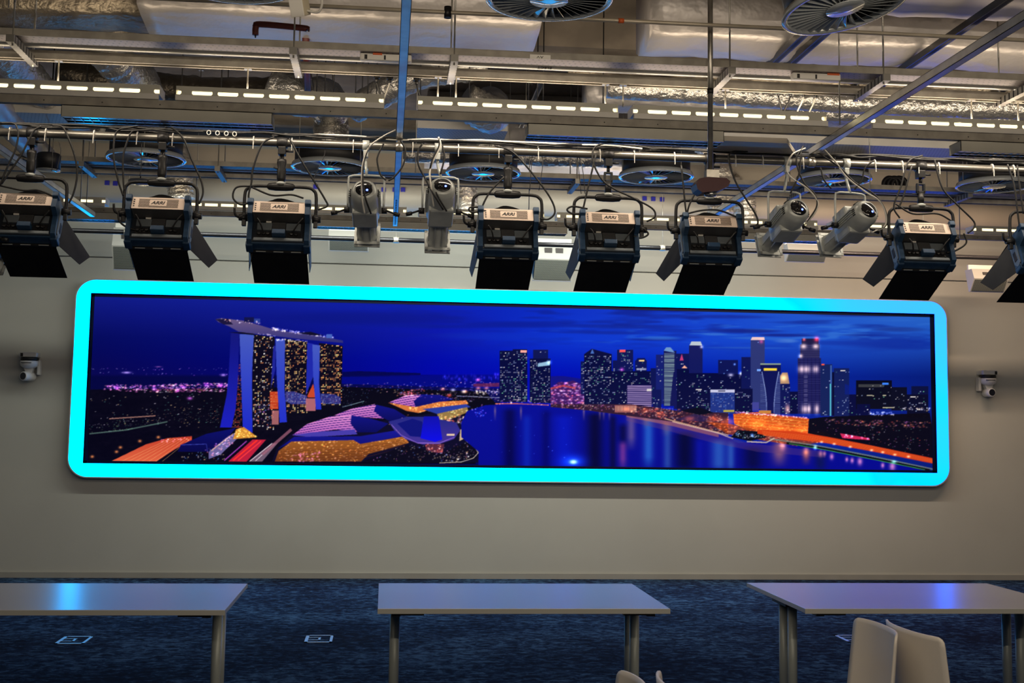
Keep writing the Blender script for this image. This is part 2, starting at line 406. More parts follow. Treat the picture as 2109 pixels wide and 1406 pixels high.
    for gx, gy in ((240, 798), (365, 803), (378, 798), (318, 801), (425, 792), (453, 793)): glow(gx, gy, 5, (200, 80, 200), .8, 4)
    glow(391, 820, 5, (190, 90, 190), 1, 3)
    dots([(185, 812), (455, 806), (455, 880), (185, 880)], 80, [W_, Y_, G_, (220, 190, 110)], 1.1, .9, .7)
    dots([(300, 842), (455, 832), (452, 870), (300, 868)], 130, [W_, Y_, G_, O_, (160, 170, 120)], .9, .7, .6)
    pline([(184, 893), (260, 885), (345, 868)], 2.4, (90, 120, 110), .8); pline([(225, 862), (320, 856)], 2, (210, 150, 130), .8)
    dots([(184, 892), (184, 874), (260, 862), (345, 862), (260, 886)], 90, [G_, W_, (140, 170, 90)], 1, .6, .7)
    for gx, gy in ((288, 908), (248, 921), (190, 940), (326, 900), (240, 930)): glow(gx, gy, 3.4, (240, 140, 60), .9, 2.6)
    # the tall hotel: three towers, curved legs, long deck
    def tower(pts, lit, cols, dens):
        poly(pts, (10, 7, 26)); windows(pts, cols, dens, 3.1, 3.1, 2.2, 2.1, 1.3)
    tower([(520, 688), (566, 694), (562, 886), (520, 886)], 0, [Y_, W_, O_, (255, 225, 190)], .20)
    tower([(586, 697), (634, 704), (632, 850), (588, 850)], 0, [Y_, O_, Y_, (255, 180, 110)], .36)
    tower([(657, 706), (706, 712), (702, 836), (660, 836)], 0, [O_, Y_, O_, (255, 160, 90)], .40)
    for bx in ((598, 612), (672, 690)):
        for k in range(8): rect(bx[0], 715 + k * 14, bx[1], 722 + k * 14, (8, 6, 24), .8)
    poly([(588, 806), (606, 806), (632, 815), (632, 832), (600, 832), (588, 826)], (60, 60, 150), .8); windows([(588, 806), (632, 812), (632, 832), (588, 828)], [B_, W_], .5, 2.6, 2.6, 1.4, 1.4)
    poly([(660, 810), (690, 812), (702, 818), (702, 832), (660, 830)], (50, 50, 140), .8); windows([(660, 810), (702, 814), (702, 832), (660, 830)], [B_, W_], .5, 2.6, 2.6, 1.4, 1.4)
    dots([(522, 830), (560, 830), (560, 880), (522, 880)], 60, [P_, W_, O_, B_], 1.2, .7)
    windows([(480, 745), (496, 745), (499, 880), (476, 880)], [R_, O_, R_], .5, 3, 3.2, 1.8, 1.8)
    poly([(556, 806), (573, 806), (573, 842), (556, 842)], (190, 60, 30)); windows([(556, 806), (573, 806), (573, 842), (556, 842)], [Y_, O_], .6, 3, 3, 2, 1.4)
    rect(560, 845, 574, 874, (200, 120, 120), .8)
    poly([(633, 815), (645, 790), (650, 818), (634, 818)], (200, 70, 40)); rect(630, 820, 650, 846, (190, 110, 120), .9)
    poly([(475.6, 684), (493, 684), (490, 783), (485.6, 840), (477, 880), (453, 880), (467, 812), (471, 769)], (16, 20, 120), 1, (26, 30, 190))
    poly([(493.5, 688), (523, 688), (519, 770), (520, 891), (508, 885), (500, 878), (495.5, 755)], (70, 90, 190), 1, (26, 40, 200))
    poly([(563, 712), (568, 712), (567, 760), (558, 800), (560, 760)], (30, 36, 150))
    poly([(567.5, 698), (587, 700), (586, 800), (591, 869), (576, 870), (570, 780)], (64, 84, 190), 1, (34, 48, 200))
    poly([(632.5, 705), (645, 708), (645, 775), (630, 814), (632, 740)], (30, 40, 170))
    poly([(643.4, 709), (659, 711), (657, 790), (662, 843), (650.7, 843), (645, 775)], (70, 90, 190), 1, (34, 50, 200))
    poly([(470, 684), (523, 690), (523, 684)], (5, 5, 30))
    poly([(443, 657), (456, 655), (500, 660), (530, 668), (560, 677), (600, 684), (650, 690), (706, 701), (707, 706), (660, 702), (610, 697), (560, 691), (523, 687), (492, 683), (472, 672), (450, 663)], (110, 90, 130), 1, (44, 44, 120))
    poly([(443, 657), (470, 656), (480, 668), (460, 668)], (24, 18, 60)); rect(503, 653, 523, 663, (12, 14, 70)); rect(523, 656, 536, 665, (40, 60, 150))
    dots([(455, 655), (540, 662), (540, 668), (455, 662)], 22, [Y_, O_, W_], 1, .8)
    dots([(560, 674), (690, 694), (690, 697), (560, 679)], 110, [W_, Y_, (255, 230, 200)], 1.2, .8)
    dots([(568, 697), (633, 701), (633, 705), (568, 701)], 40, [Y_, W_], 1.1, .8); dots([(525, 684), (566, 690), (566, 693), (525, 687)], 14, [Y_, W_], 1, .6)
    poly([(612, 685), (640, 683), (668, 691), (640, 690)], (10, 8, 40)); rect(672, 688, 684, 696, (70, 100, 190))
    # roads, bottom left
    poly([(228, 950), (300, 915), (345, 902), (395, 898), (395, 908), (360, 925), (322, 950)], (196, 62, 42), 1, (225, 100, 66))
    for k in range(7): line((250 + k * 14, 950), (352 + k * 7, 902), .9, (255, 190, 120), .55)
    dots([(330, 905), (395, 898), (395, 906), (330, 912)], 20, [P_, W_], 1.1, .7)
    poly([(366, 930), (372, 916), (425, 893), (472, 884), (486, 880), (470, 900), (430, 930)], (10, 14, 110), 1, (6, 6, 70)); pline([(372, 916), (425, 914), (428, 932)], 1.2, (70, 80, 190), .8)
    poly([(430, 930), (470, 898), (500, 884), (500, 892), (455, 935), (430, 945)], (120, 110, 170), .9); pline([(435, 928), (480, 893)], 1.4, (255, 190, 140), .8)
    poly([(480, 904), (486, 884), (502, 879), (520, 892), (530, 900)], (210, 140, 50)); dots([(480, 904), (486, 884), (502, 879), (520, 892), (530, 900)], 60, [Y_, O_], 1.2, .6)
    poly([(470, 950), (520, 905), (548, 905), (508, 950)], (190, 30, 60)); line((480, 948), (530, 906), 3, (255, 50, 40)); line((490, 948), (538, 908), 2, (255, 60, 60)); line((462, 948), (508, 908), 2.4, (150, 60, 170))
    poly([(512, 950), (560, 912), (572, 912), (540, 950)], (110, 90, 110)); line((515, 949), (560, 913), 1.6, (230, 210, 220)); line((526, 949), (566, 913), 1.2, (240, 220, 230)); line((540, 936), (600, 884), 6, (150, 90, 110), .8)
    dots([(360, 948), (380, 930), (470, 930), (460, 950)], 30, [B_, W_, G_, Y_], 1.1, .8)
    dots([(420, 925), (480, 895), (480, 915), (440, 945)], 60, [O_, P_, R_, W_], 1.3, .6)
    # conference halls with striped shells
    def shell(pts, blue, n):
        poly(pts, (236, 150, 215), 1, (190, 100, 190))
        x0 = min(p[0] for p in pts); x1 = max(p[0] for p in pts); y0 = min(p[1] for p in pts); y1 = max(p[1] for p in pts)
        s = sub(x0, y0, x1, y1); X, Y = xx[s], yy[s]
        st = (np.sin((Y + (X - x0) * .22 - (X - x0) * (X - x0) * .0006) * 1.35) > .45) & inside(pts, X, Y)
        img[s] = np.where(st[..., None], np.array([70, 40, 130]) / 255., img[s])
        poly(blue, (14, 16, 130), 1, (6, 8, 90))
    poly([(560, 950), (570, 925), (600, 893), (760, 870), (930, 845), (985, 870), (985, 952)], (10, 8, 40))
    shell([(802, 828), (835, 814), (868, 812), (856, 838), (820, 832)], [(868, 812), (905, 813), (935, 822), (895, 832), (857, 842), (852, 826)], 8)
    poly([(800, 829), (856, 838), (905, 827), (960, 824), (965, 832), (905, 838), (862, 850), (838, 846)], (215, 120, 60)); dots([(800, 829), (856, 838), (905, 827), (960, 824), (965, 832), (862, 850)], 70, [Y_, O_, (200, 80, 50)], 1.3, .6)
    shell([(688, 855), (725, 841), (772, 832), (790, 862), (740, 858)], [(775, 833), (812, 842), (838, 858), (806, 868), (787, 860), (770, 846)], 9)
    shell([(602, 896), (632, 873), (681, 857), (724, 855), (736, 889), (690, 884), (640, 893)], [(724, 855), (765, 862), (800, 872), (775, 890), (736, 890), (722, 872)], 10)
    poly([(602, 896), (640, 890), (730, 884), (736, 894), (640, 900)], (70, 60, 170))
    dots([(800, 872), (845, 852), (845, 858), (806, 880)], 30, [O_, Y_], 1, .7)
    poly([(572, 924), (606, 899), (742, 898), (815, 886), (832, 898), (742, 914), (727, 907), (602, 910)], (20, 22, 150), 1, (12, 14, 110))
    poly([(566, 950), (574, 928), (600, 909), (728, 906), (742, 914), (834, 898), (842, 912), (760, 934), (744, 950)], (170, 100, 40), 1, (110, 56, 26)); 
    dots([(566, 950), (574, 928), (600, 909), (728, 906), (742, 914), (834, 898), (842, 912), (760, 934), (744, 950)], 330, [Y_, O_, (255, 200, 90), (120, 60, 30), W_], 1.5, .5, .6)
    for k in range(5): pline([(575, 930 + k * 5), (740, 924 + k * 5), (835, 905 + k * 4)], 1, (90, 40, 20), .6)
    dots([(600, 935), (660, 930), (660, 950), (600, 950)], 50, [P_, (170, 90, 220)], 1.6, .5)
    poly([(870, 842), (960, 832), (970, 838), (900, 852)], (40, 60, 160)); poly([(900, 852), (962, 838), (965, 848), (930, 862), (905, 866)], (150, 120, 70)); dots([(900, 852), (962, 838), (965, 848), (905, 866)], 40, [Y_, O_, G_], 1.2, .6)
    dots([(905, 864), (965, 852), (950, 872), (910, 875)], 60, [W_, Y_, R_], 1.6, .7)
    # lotus shaped museum
    poly([(800, 868), (838, 858), (880, 858), (940, 870), (948, 886), (935, 904), (905, 914), (870, 915), (835, 904), (812, 886)], (36, 40, 130), 1, (70, 50, 150))
    poly([(818, 872), (850, 862), (870, 868), (872, 900), (845, 898)], (12, 18, 120)); pline([(806, 874), (826, 896), (860, 912), (905, 912), (936, 900)], 1.6, (150, 110, 210), .8)
    poly([(873, 857), (904, 857), (911, 905), (896, 910), (866, 902)], (14, 14, 170), 1, (10, 10, 235))
    poly([(876, 914), (915, 914), (912, 932), (878, 932)], (90, 40, 60)); dots([(876, 914), (915, 914), (912, 932), (878, 932)], 30, [O_, W_, R_], 1.2, .6)
    poly([(948, 884), (966, 883), (962, 900), (946, 908)], (210, 180, 140)); rect(920, 893, 936, 897, (230, 200, 170))
    poly([(745, 950), (840, 915), (905, 935), (960, 910), (984, 925), (980, 945), (930, 953)], (8, 6, 26))
    dots([(830, 915), (960, 912), (980, 935), (930, 950), (760, 950)], 130, [W_, Y_, P_, B_, O_], 1.1, .6)
    pline([(960, 908), (978, 920), (985, 932), (975, 943), (950, 951), (905, 953)], 1.6, (230, 210, 190), .8); dots([(900, 940), (960, 930), (975, 940), (930, 952)], 40, [Y_, W_], 1.3, .7)
    # gardens and harbour between
    dots([(705, 790), (1030, 784), (1030, 828), (960, 828), (705, 800)], 260, [W_, P_, O_, B_, Y_], 1.2, .6, .7)
    dots([(820, 805), (880, 800), (850, 815), (815, 815)], 60, [R_, P_, O_], 1.4, .6)
    for gx, gy, c in ((912, 801, O_), (933, 803, W_), (958, 806, O_), (985, 782, R_), (1002, 799, O_), (985, 799, O_), (925, 814, R_), (955, 806, W_)): glow(gx, gy, 4.5, c, .8, 3)
    dots([(910, 775), (1028, 770), (1028, 782), (910, 782)], 40, [(60, 60, 170), (90, 60, 160)], 1.5, .5, 2)
    poly([(975, 790), (1028, 788), (1028, 796), (975, 796)], (150, 50, 60), .6); dots([(980, 804), (1028, 804), (1028, 812), (980, 812)], 50, [W_, Y_], 1.4, .6)
    pline([(940, 815), (1030, 819)], 1.4, (170, 170, 210), .8); pline([(705, 838), (750, 826)], 1.4, (150, 180, 190), .7)
    dots([(705, 800), (760, 802), (760, 830), (705, 838)], 40, [B_, G_, W_], .8, .5)
    # bay water
    shore = [(962, 846), (1000, 834), (1050, 832), (1130, 836), (1210, 842), (1290, 852), (1385, 868), (1480, 893), (1520, 912), (1575, 908), (1640, 918), (1720, 930), (1800, 946), (1860, 958), (1925, 975)]
    poly(shore + [(1925, 985), (985, 985), (986, 930), (950, 900), (950, 870)], (2, 10, 150), 1, (4, 8, 140))
    def refl(x, w, y0, y1, col, a):
        s = sub(x - 3 * w, y0, x + 3 * w, y1)
        g = np.exp(-((xx[s] - x + (rng.rand() - .5)) / w) ** 2) * np.clip((yy[s] - y0) / 12, 0, 1) * np.clip((y1 - yy[s]) / 30, 0, 1) * a
        img[s] = img[s] * (1 - g[..., None]) + g[..., None] * np.array(col) / 255.
    for r_ in ((1050, 14, 836, 1010, (0, 0, 70), .85), (1125, 10, 840, 1000, (0, 0, 90), .7), (1085, 9, 850, 1010, (10, 46, 190), .6), (1160, 22, 850, 1010, (4, 24, 200), .7), (1225, 18, 845, 1010, (2, 2, 50), .9), (1262, 8, 850, 1010, (4, 4, 60), .8),
               (1283, 10, 868, 930, (2, 2, 60), .8), (1300, 9, 846, 930, (150, 120, 150), .55), (1283, 8, 905, 975, (140, 60, 150), .7), (1335, 11, 850, 970, (40, 110, 210), .75), (1330, 6, 848, 885, (170, 120, 110), .6),
               (1375, 9, 868, 985, (60, 110, 190), .6), (1372, 8, 862, 900, (200, 140, 100), .5), (1410, 22, 885, 985, (2, 4, 50), .9), (1440, 8, 900, 985, (10, 20, 170), .6), (1480, 16, 900, 985, (50, 110, 200), .7), (1505, 8, 905, 985, (60, 120, 200), .6),
               (1550, 22, 915, 985, (4, 6, 60), .85), (1605, 14, 905, 965, (190, 120, 110), .65), (1660, 8, 920, 960, (210, 110, 60), .8), (1690, 12, 925, 985, (10, 20, 70), .7)):
        refl(*r_)
    for gx in (1020, 1073, 1202, 1235, 1243, 1255): refl(gx, 2.2, 834, 868, (200, 150, 140), .7)
    glow(1181, 951, 7, (190, 230, 255), 1.2, 4); glow(1181, 950, 22, (20, 80, 160), .8, 12)
    for gx, gy, r in ((1713, 940, 4), (1744, 946, 3), (1755, 948, 3.5), (1771, 950, 5), (1818, 958, 3.5), (1838, 960, 6), (1690, 934, 4), (1612, 918, 6), (1660, 930, 5), (1698, 934, 3)):
        glow(gx, gy, r, (240, 140, 80), .85, r * 1.5)
    dots([(1000, 850), (1180, 850), (1180, 950), (1010, 950)], 16, [B_], .9, .4)
    dots([(970, 840), (1000, 830), (1010, 850), (985, 860)], 30, [W_, B_, P_], 1.2, .6)
    poly([(1290, 852), (1385, 868), (1480, 893), (1540, 912), (1700, 930), (1700, 942), (1560, 930), (1470, 912), (1380, 888), (1290, 866)], (110, 66, 120), .35)
    poly([(1290, 852), (1385, 868), (1480, 893), (1480, 900), (1380, 876), (1290, 858)], (210, 120, 90), .5)
    # downtown buildings
    def bld(x0, y0, x1, y1, col, cols, dens, a=.8, col2=None):
        rect(x0, y0, x1, y1, col, 1, col2)
        if dens: windows([(x0, y0 + 2), (x1, y0 + 2), (x1, y1), (x0, y1)], cols, dens, 3.2, 3.3, 2.4, 1.4, min(1.4, a * 1.5))
    N1 = (6, 10, 60); N2 = (12, 20, 84); N3 = (20, 30, 110)
    CW = [W_, (170, 190, 230), G_, (220, 220, 240)]
    bld(1029, 722, 1062, 828, N1, CW, .34); bld(1056, 719, 1086, 828, N1, CW, .34); rect(1072, 721, 1085, 726, (255, 170, 160))
    bld(1091, 738, 1100, 828, N1, CW, .2); bld(1098, 720, 1129, 740, N2, CW, .04); bld(1096, 738, 1134, 830, N1, CW, .34); poly([(1108, 748), (1133, 743), (1132, 752), (1108, 755)], (150, 190, 220)); glow(1131, 746, 4, B_, .8)
    poly([(1134, 832), (1134, 800), (1150, 786), (1165, 787), (1180, 783), (1200, 792), (1206, 832)], (60, 24, 96)); dots([(1134, 832), (1134, 798), (1155, 786), (1196, 790), (1206, 832)], 170, [P_, W_, O_, R_, (255, 190, 220)], 1.9, .6, .7)
    pline([(1134, 800), (1160, 794), (1185, 799)], 4, (230, 80, 70), .6)
    bld(1196, 744, 1206, 812, N2, CW, .3); bld(1203, 729, 1260, 832, N1, CW, .3); poly([(1203, 729), (1219, 718), (1260, 729)], N1); poly([(1216, 728), (1220, 718), (1224, 728)], (70, 110, 190))
    bld(1262, 742, 1275, 830, N2, CW, .2); bld(1271, 720, 1304, 765, N2, CW, .14); rect(1276, 720, 1288, 725, (255, 90, 90)); windows([(1278, 728), (1296, 728), (1296, 745), (1278, 745)], [G_, W_], .6, 2.6, 2.6, 1.6, 1.2); glow(1281, 761, 4, (230, 60, 160), .7)
    bld(1308, 742, 1332, 770, N2, CW, .1); poly([(1310, 742), (1313, 737), (1328, 737), (1331, 742)], N2); rect(1316, 741, 1327, 744, Y_); rect(1311, 758, 1331, 762, (200, 200, 220), .7)
    bld(1260, 764, 1345, 832, N1, CW, .2); bld(1340, 758, 1352, 830, N2, CW, .1)
    bld(1351, 730, 1368, 832, N3, CW, .05)
    rect(1291, 792, 1343, 846, (20, 16, 80))
    for k in range(12): rect(1292, 794 + k * 4.1, 1342, 796 + k * 4.1, (200, 170, 220), .85)
    rect(1332, 801, 1342, 805, W_)
    bld(1344, 802, 1362, 845, N2, CW, .15)
    bld(1388, 728, 1420, 842, N2, CW, .08); bld(1394, 760, 1420, 845, N1, CW, .1); poly([(1400, 742), (1404, 728), (1408, 742)], (200, 60, 120)); poly([(1404, 758), (1410, 752), (1416, 758)], (255, 180, 150))
    rect(1367, 722, 1393, 836, (16, 20, 84)); poly([(1367, 722), (1372, 715), (1381, 715), (1390, 726)], (110, 150, 200))
    for k in range(33):
        rect(1368, 727 + k * 3.3, 1367 + (22 if k < 12 else 24 - k * .35), 728.7 + k * 3.3, (170, 200, 190), .85 if k % 3 else .6)
    rect(1419, 711, 1447, 775, (18, 24, 92)); poly([(1420, 711), (1424, 703), (1443, 703), (1446, 711)], (190, 200, 210)); glow(1445, 714, 3, W_, .8)
    bld(1408, 768, 1482, 852, N1, CW, .10); bld(1433, 800, 1463, 854, N1, CW, .25); rect(1433, 801, 1445, 803, W_)
    bld(1479, 741, 1520, 776, N2, [B_], .02); glow(1513, 750, 2, B_, .9); bld(1476, 770, 1530, 850, N1, CW, .08); glow(1505, 772, 5, W_, .8, 3); glow(1526, 769, 3.5, W_, 1)
    bld(1463, 803, 1513, 852, (30, 50, 130), [B_, W_], .3, .5); rect(1463, 802, 1513, 808, (200, 200, 230)); rect(1479, 804, 1494, 806, (20, 20, 60)); rect(1490, 844, 1512, 848, (220, 200, 60), .8)
    bld(1527, 735, 1550, 848, N2, CW, .03); bld(1546, 700, 1575, 842, (44, 54, 116), [B_], .02); poly([(1546, 700), (1549, 694), (1574, 694), (1575, 700)], (240, 200, 200)); glow(1568, 703, 4, (200, 40, 60), .7)
    bld(1513, 800, 1550, 850, N1, CW, .2); rect(1549, 828, 1563, 846, (70, 70, 160), .8)
    rect(1566, 749, 1608, 852, (14, 20, 84)); rect(1566, 748, 1608, 751, (140, 160, 140)); rect(1573, 758, 1600, 763, (250, 215, 60)); rect(1559, 760, 1567, 764, B_)
    for sgn, x0 in ((1, 1566), (-1, 1607)):
        c = [(x0 + sgn * (3 + 10 * (abs(t - .55) < 2) * math.sin(min(1, t * 1.1) * math.pi / 2)), 765 + t * 85) for t in [i / 14. for i in range(15)]]
        pline(c, 1.4, (160, 180, 230), .9)
        for (cx, cy) in c[1:]:
            for j in range(2): line((x0, cy + j * 3), (cx, cy + j * 3), 1, (130, 150, 220), .8)
    bld(1607, 790, 1627, 852, N2, CW, .2); poly([(1607, 790), (1607, 774), (1611, 767), (1622, 767), (1626, 790)], (180, 140, 110)); glow(1614, 778, 6, Y_, .6); glow(1622, 842, 5, (255, 180, 110), .8, 9)
    bld(1627, 806, 1645, 852, N1, CW, .15)
    rect(1643, 737, 1691, 852, (26, 26, 86)); rect(1648, 709, 1688, 737, (40, 38, 86)); rect(1651, 697, 1686, 709, (24, 22, 66)); glow(1656, 699, 3, R_, .9); glow(1682, 698, 5, (255, 50, 50), 1)
    for gx, gy, w_, h_ in ((1655, 713, 6, 5), (1680, 713, 6, 5), (1649, 733, 4, 4), (1650, 760, 6, 7), (1662, 760, 7, 7), (1680, 760, 6, 7), (1657, 842, 6, 8), (1682, 842, 5, 9), (1666, 842, 4, 8)): glow(gx, gy, w_, (255, 215, 170), .85, h_)
    for k in range(26): rect(1655, 770 + k * 2.4, 1664, 771 + k * 2.4, (170, 160, 200), .5 * (k % 4 > 0)); 
    for k in range(6): rect(1647 + k * 8, 737, 1648 + k * 8, 850, (8, 8, 50), .5)
    for k in range(30): rect(1644, 711 + k * 4.6, 1690, 711.8 + k * 4.6, (120, 120, 170), .25)
    bld(1690, 750, 1714, 856, (20, 34, 90), CW, .06); rect(1692, 749, 1698, 752, R_); rect(1709, 790, 1712, 856, (90, 200, 220), .9); rect(1710, 752, 1713, 790, (70, 110, 190), .8)
    bld(1717, 758, 1749, 858, (18, 30, 90), CW, .07); rect(1731, 762, 1741, 764, W_); rect(1714, 766, 1718, 856, (8, 10, 50))
    bld(1749, 812, 1766, 856, N1, CW, .15); poly([(1740, 790), (1763, 800), (1763, 812), (1740, 812)], (8, 30, 140), .6)
    bld(1763, 783, 1837, 842, (8, 10, 30), CW, .05); rect(1768, 791, 1820, 797, (150, 150, 130), .35); rect(1817, 788, 1830, 792, (60, 130, 250)); bld(1765, 832, 1792, 856, N1, CW, .1)
    bld(1836, 797, 1868, 845, (10, 12, 34), CW, .05); bld(1877, 795, 1912, 850, (10, 16, 60), CW, .08); bld(1868, 812, 1912, 860, (8, 10, 40), CW, .15); rect(1875, 816, 1886, 818, W_)
    for r_ in ((1785, 813, 1797), (1818, 813, 1825), (1818, 838, 1842), (1797, 814, 1800)): rect(r_[0], r_[1], r_[2], r_[1] + 2, (230, 220, 180), .8)
    # waterfront
    poly([(1134, 832), (1300, 832), (1400, 846), (1500, 850), (1500, 895), (1385, 868), (1210, 845), (1134, 838)], (50, 26, 50))
    dots([(1134, 830), (1290, 834), (1290, 850), (1134, 838)], 110, [W_, Y_, P_, O_], 1.3, .6, .7)
    pline([(1020, 831), (1066, 831), (1130, 834)], 1.6, (220, 110, 60), .9); dots([(1020, 822), (1130, 824), (1130, 834), (1020, 832)], 40, [O_, Y_, P_], 1.2, .7)
    rect(1266, 834, 1311, 849, (150, 90, 90)); 
    for k in range(16): rect(1268 + k * 2.8, 836, 1269.2 + k * 2.8, 846, (240, 190, 160), .6)
    dots([(1290, 850), (1310, 836), (1400, 842), (1500, 856), (1520, 900), (1470, 888), (1385, 866)], 330, [O_, Y_, (255, 120, 50), R_, W_], 1.6, .55, .7)
    poly([(1390, 864), (1430, 852), (1460, 858), (1450, 868)], (40, 30, 80), .8); pline([(1370, 862), (1440, 880), (1500, 896)], 2, (240, 190, 150), .8)
    poly([(1400, 845), (1440, 838), (1470, 850), (1440, 854)], (6, 8, 30))
    poly([(1510, 852), (1560, 848), (1666, 862), (1664, 895), (1560, 898), (1512, 872)], (205, 84, 30)); dots([(1510, 852), (1560, 848), (1666, 862), (1664, 895), (1560, 898), (1512, 872)], 330, [Y_, O_, (255, 140, 50), (120, 40, 20)], 1.4, .5, .7)
    for k in range(5): pline([(1512, 856 + k * 6), (1560, 858 + k * 6.4), (1664, 868 + k * 6)], 1, (255, 190, 80), .6)
    pline([(1514, 848), (1662, 860)], 2, (170, 90, 150), .9); dots([(1514, 847), (1662, 858), (1662, 862), (1514, 851)], 60, [(255, 180, 200), W_], 1.2, .8); rect(1563, 845, 1588, 851, (200, 130, 60))
    poly([(1455, 868), (1500, 872), (1560, 885), (1700, 890), (1730, 905), (1640, 918), (1560, 905), (1500, 894)], (150, 56, 24), .8); dots([(1455, 868), (1500, 872), (1560, 885), (1700, 890), (1730, 905), (1640, 918), (1500, 894)], 260, [O_, (255, 110, 40), Y_, R_], 1.7, .5, .6)
    poly([(1505, 900), (1520, 885), (1560, 888), (1580, 900), (1545, 908)], (6, 8, 26)); dots([(1505, 898), (1520, 887), (1575, 898), (1545, 906)], 50, [W_, G_, B_], 1, .8); glow(1549, 896, 3, B_, 1)
    for gx, gy, rr_, am in ((1330, 845, 9, .5), (1360, 852, 9, .5), (1420, 862, 10, .5), (1470, 862, 12, .55), (1500, 868, 14, .6), (1560, 872, 16, .6), (1600, 885, 18, .5), (1650, 888, 16, .55), (1690, 890, 12, .5), (1290, 842, 8, .4)):
        glow(gx, gy, rr_, (230, 90, 30), am, rr_ * .5)
    # right hand park, roads and bridge
    poly([(1666, 862), (1700, 858), (1915, 850), (1925, 905), (1925, 950), (1800, 925), (1700, 900), (1664, 892)], (8, 6, 20), .96)
    dots([(1700, 862), (1915, 868), (1915, 880), (1790, 878), (1700, 870)], 150, [O_, R_, (255, 170, 130), P_], 1.8, .5, .6)
    dots([(1870, 838), (1915, 840), (1915, 846), (1850, 842)], 36, [Y_, W_], 1.2, .8); dots([(1790, 848), (1842, 848), (1842, 855), (1790, 855)], 50, [W_, (200, 190, 230)], 1.2, .7)
    dots([(1670, 872), (1915, 880), (1915, 945), (1800, 915), (1680, 890)], 120, [W_, Y_, R_, P_, G_], 1.1, .6, .7)
    poly([(1730, 892), (1790, 902), (1792, 906), (1735, 902)], (210, 40, 90)); dots([(1728, 893), (1795, 902), (1795, 905), (1728, 898)], 12, [W_, P_], 1.6, .8)
    poly([(1560, 884), (1640, 888), (1720, 902), (1800, 918), (1925, 944), (1925, 955), (1800, 930), (1700, 912), (1620, 903), (1560, 893)], (214, 66, 24), 1, (196, 50, 22))
    for k in range(4): pline([(1570, 888 + k * 2.6), (1690, 900 + k * 2.6), (1800, 920 + k * 2.4), (1922, 946 + k * 2)], .8, (255, 140, 60), .6)
    for gx, gy in ((1692, 910), (1718, 914), (1751, 920), (1795, 927), (1818, 931), (1843, 936), (1871, 940)): glow(gx, gy, 3, (255, 190, 170), .9, 2)
    pline([(1585, 903), (1680, 917), (1790, 938), (1922, 966)], 3, (120, 130, 120), .8); pline([(1620, 912), (1700, 924), (1800, 944), (1915, 968)], 4.5, (6, 12, 14), 1); pline([(1625, 913), (1700, 926), (1800, 946), (1905, 967)], 1.4, (60, 160, 90), .9)
    glow(1679, 921, 3.4, (160, 230, 230), 1, 4); glow(1841, 951, 5, (120, 210, 200), 1, 3)
    pline([(1538, 909), (1578, 911), (1595, 902)], 2.6, (210, 190, 170), .9)
    pline([(1385, 868), (1480, 892), (1510, 903)], 1.6, (240, 200, 170), .9)
    return np.clip(img, 0, 1)

# ---------------- room shell ----------------
WY, WZ = 12.93, 4.5
XL, XR, YB = -7.0, 9.5, -4.0
struct(MB().mat(MT['wall']).b2(XL, XR, WY, WY + .15, 0, WZ).build('wall_back'))
struct(MB().mat(MT['wall']).b2(XL, XR, 12.88, WY, 3.235, WZ - .35).build('trim_1'))
struct(MB().mat(MT['wall']).b2(XL - .15, XL, YB, WY + .15, 0, WZ).build('wall_left'))
struct(MB().mat(MT['wall']).b2(XR, XR + .15, YB, WY + .15, 0, WZ).build('wall_right'))
struct(MB().mat(MT['wall']).b2(XL, XR, YB - .15, YB, 0, WZ).build('wall_front'))
ceil = MB().mat(MT['slab']).b2(XL - .15, XR + .15, YB - .15, WY + .15, WZ, WZ + .2).build('ceiling'); struct(ceil)
struct(MB().mat(MT['skirt']).b2(XL, XR, WY - .018, WY, 0, .055).build('baseboard_back'))
# carpet
mc, N, L, b = new_mat('navy_streaked_carpet')
tc = N.new('ShaderNodeTexCoord'); mp = N.new('ShaderNodeMapping'); mp.inputs['Scale'].default_value = (2.0, 2.6, 1); L.new(tc.outputs['Object'], mp.inputs['Vector'])
n1 = N.new('ShaderNodeTexNoise'); n1.inputs['Scale'].default_value = 6; n1.inputs['Detail'].default_value = 10; n1.inputs['Roughness'].default_value = .72; n1.inputs['Distortion'].default_value = .6
L.new(mp.outputs['Vector'], n1.inputs['Vector'])
n2 = N.new('ShaderNodeTexNoise'); n2.inputs['Scale'].default_value = .9; n2.inputs['Detail'].default_value = 3; L.new(tc.outputs['Object'], n2.inputs['Vector'])
ad = N.new('ShaderNodeMath'); ad.operation = 'MULTIPLY_ADD'; ad.inputs[1].default_value = .35; L.new(n2.outputs['Fac'], ad.inputs[0]); L.new(n1.outputs['Fac'], ad.inputs[2])
cr = N.new('ShaderNodeValToRGB'); cr.color_ramp.elements[0].position = .58; cr.color_ramp.elements[0].color = (.004, .008, .026, 1)
cr.color_ramp.elements[1].position = .80; cr.color_ramp.elements[1].color = (.075, .165, .30, 1)
e = cr.color_ramp.elements.new(.68); e.color = (.012, .034, .092, 1)
L.new(ad.outputs[0], cr.inputs['Fac']); L.new(cr.outputs['Color'], b.inputs['Base Color'])
b.inputs['Roughness'].default_value = .95; b.inputs['Specular IOR Level'].default_value = .15
nf = N.new('ShaderNodeTexNoise'); nf.inputs['Scale'].default_value = 220; L.new(tc.outputs['Object'], nf.inputs['Vector'])
bp = N.new('ShaderNodeBump'); bp.inputs['Strength'].default_value = .5; bp.inputs['Distance'].default_value = .01; L.new(nf.outputs['Fac'], bp.inputs['Height']); L.new(bp.outputs['Normal'], b.inputs['Normal'])
struct(MB().mat(mc).b2(XL - .15, XR + .15, YB - .15, WY + .15, -.1, 0).build('floor'))

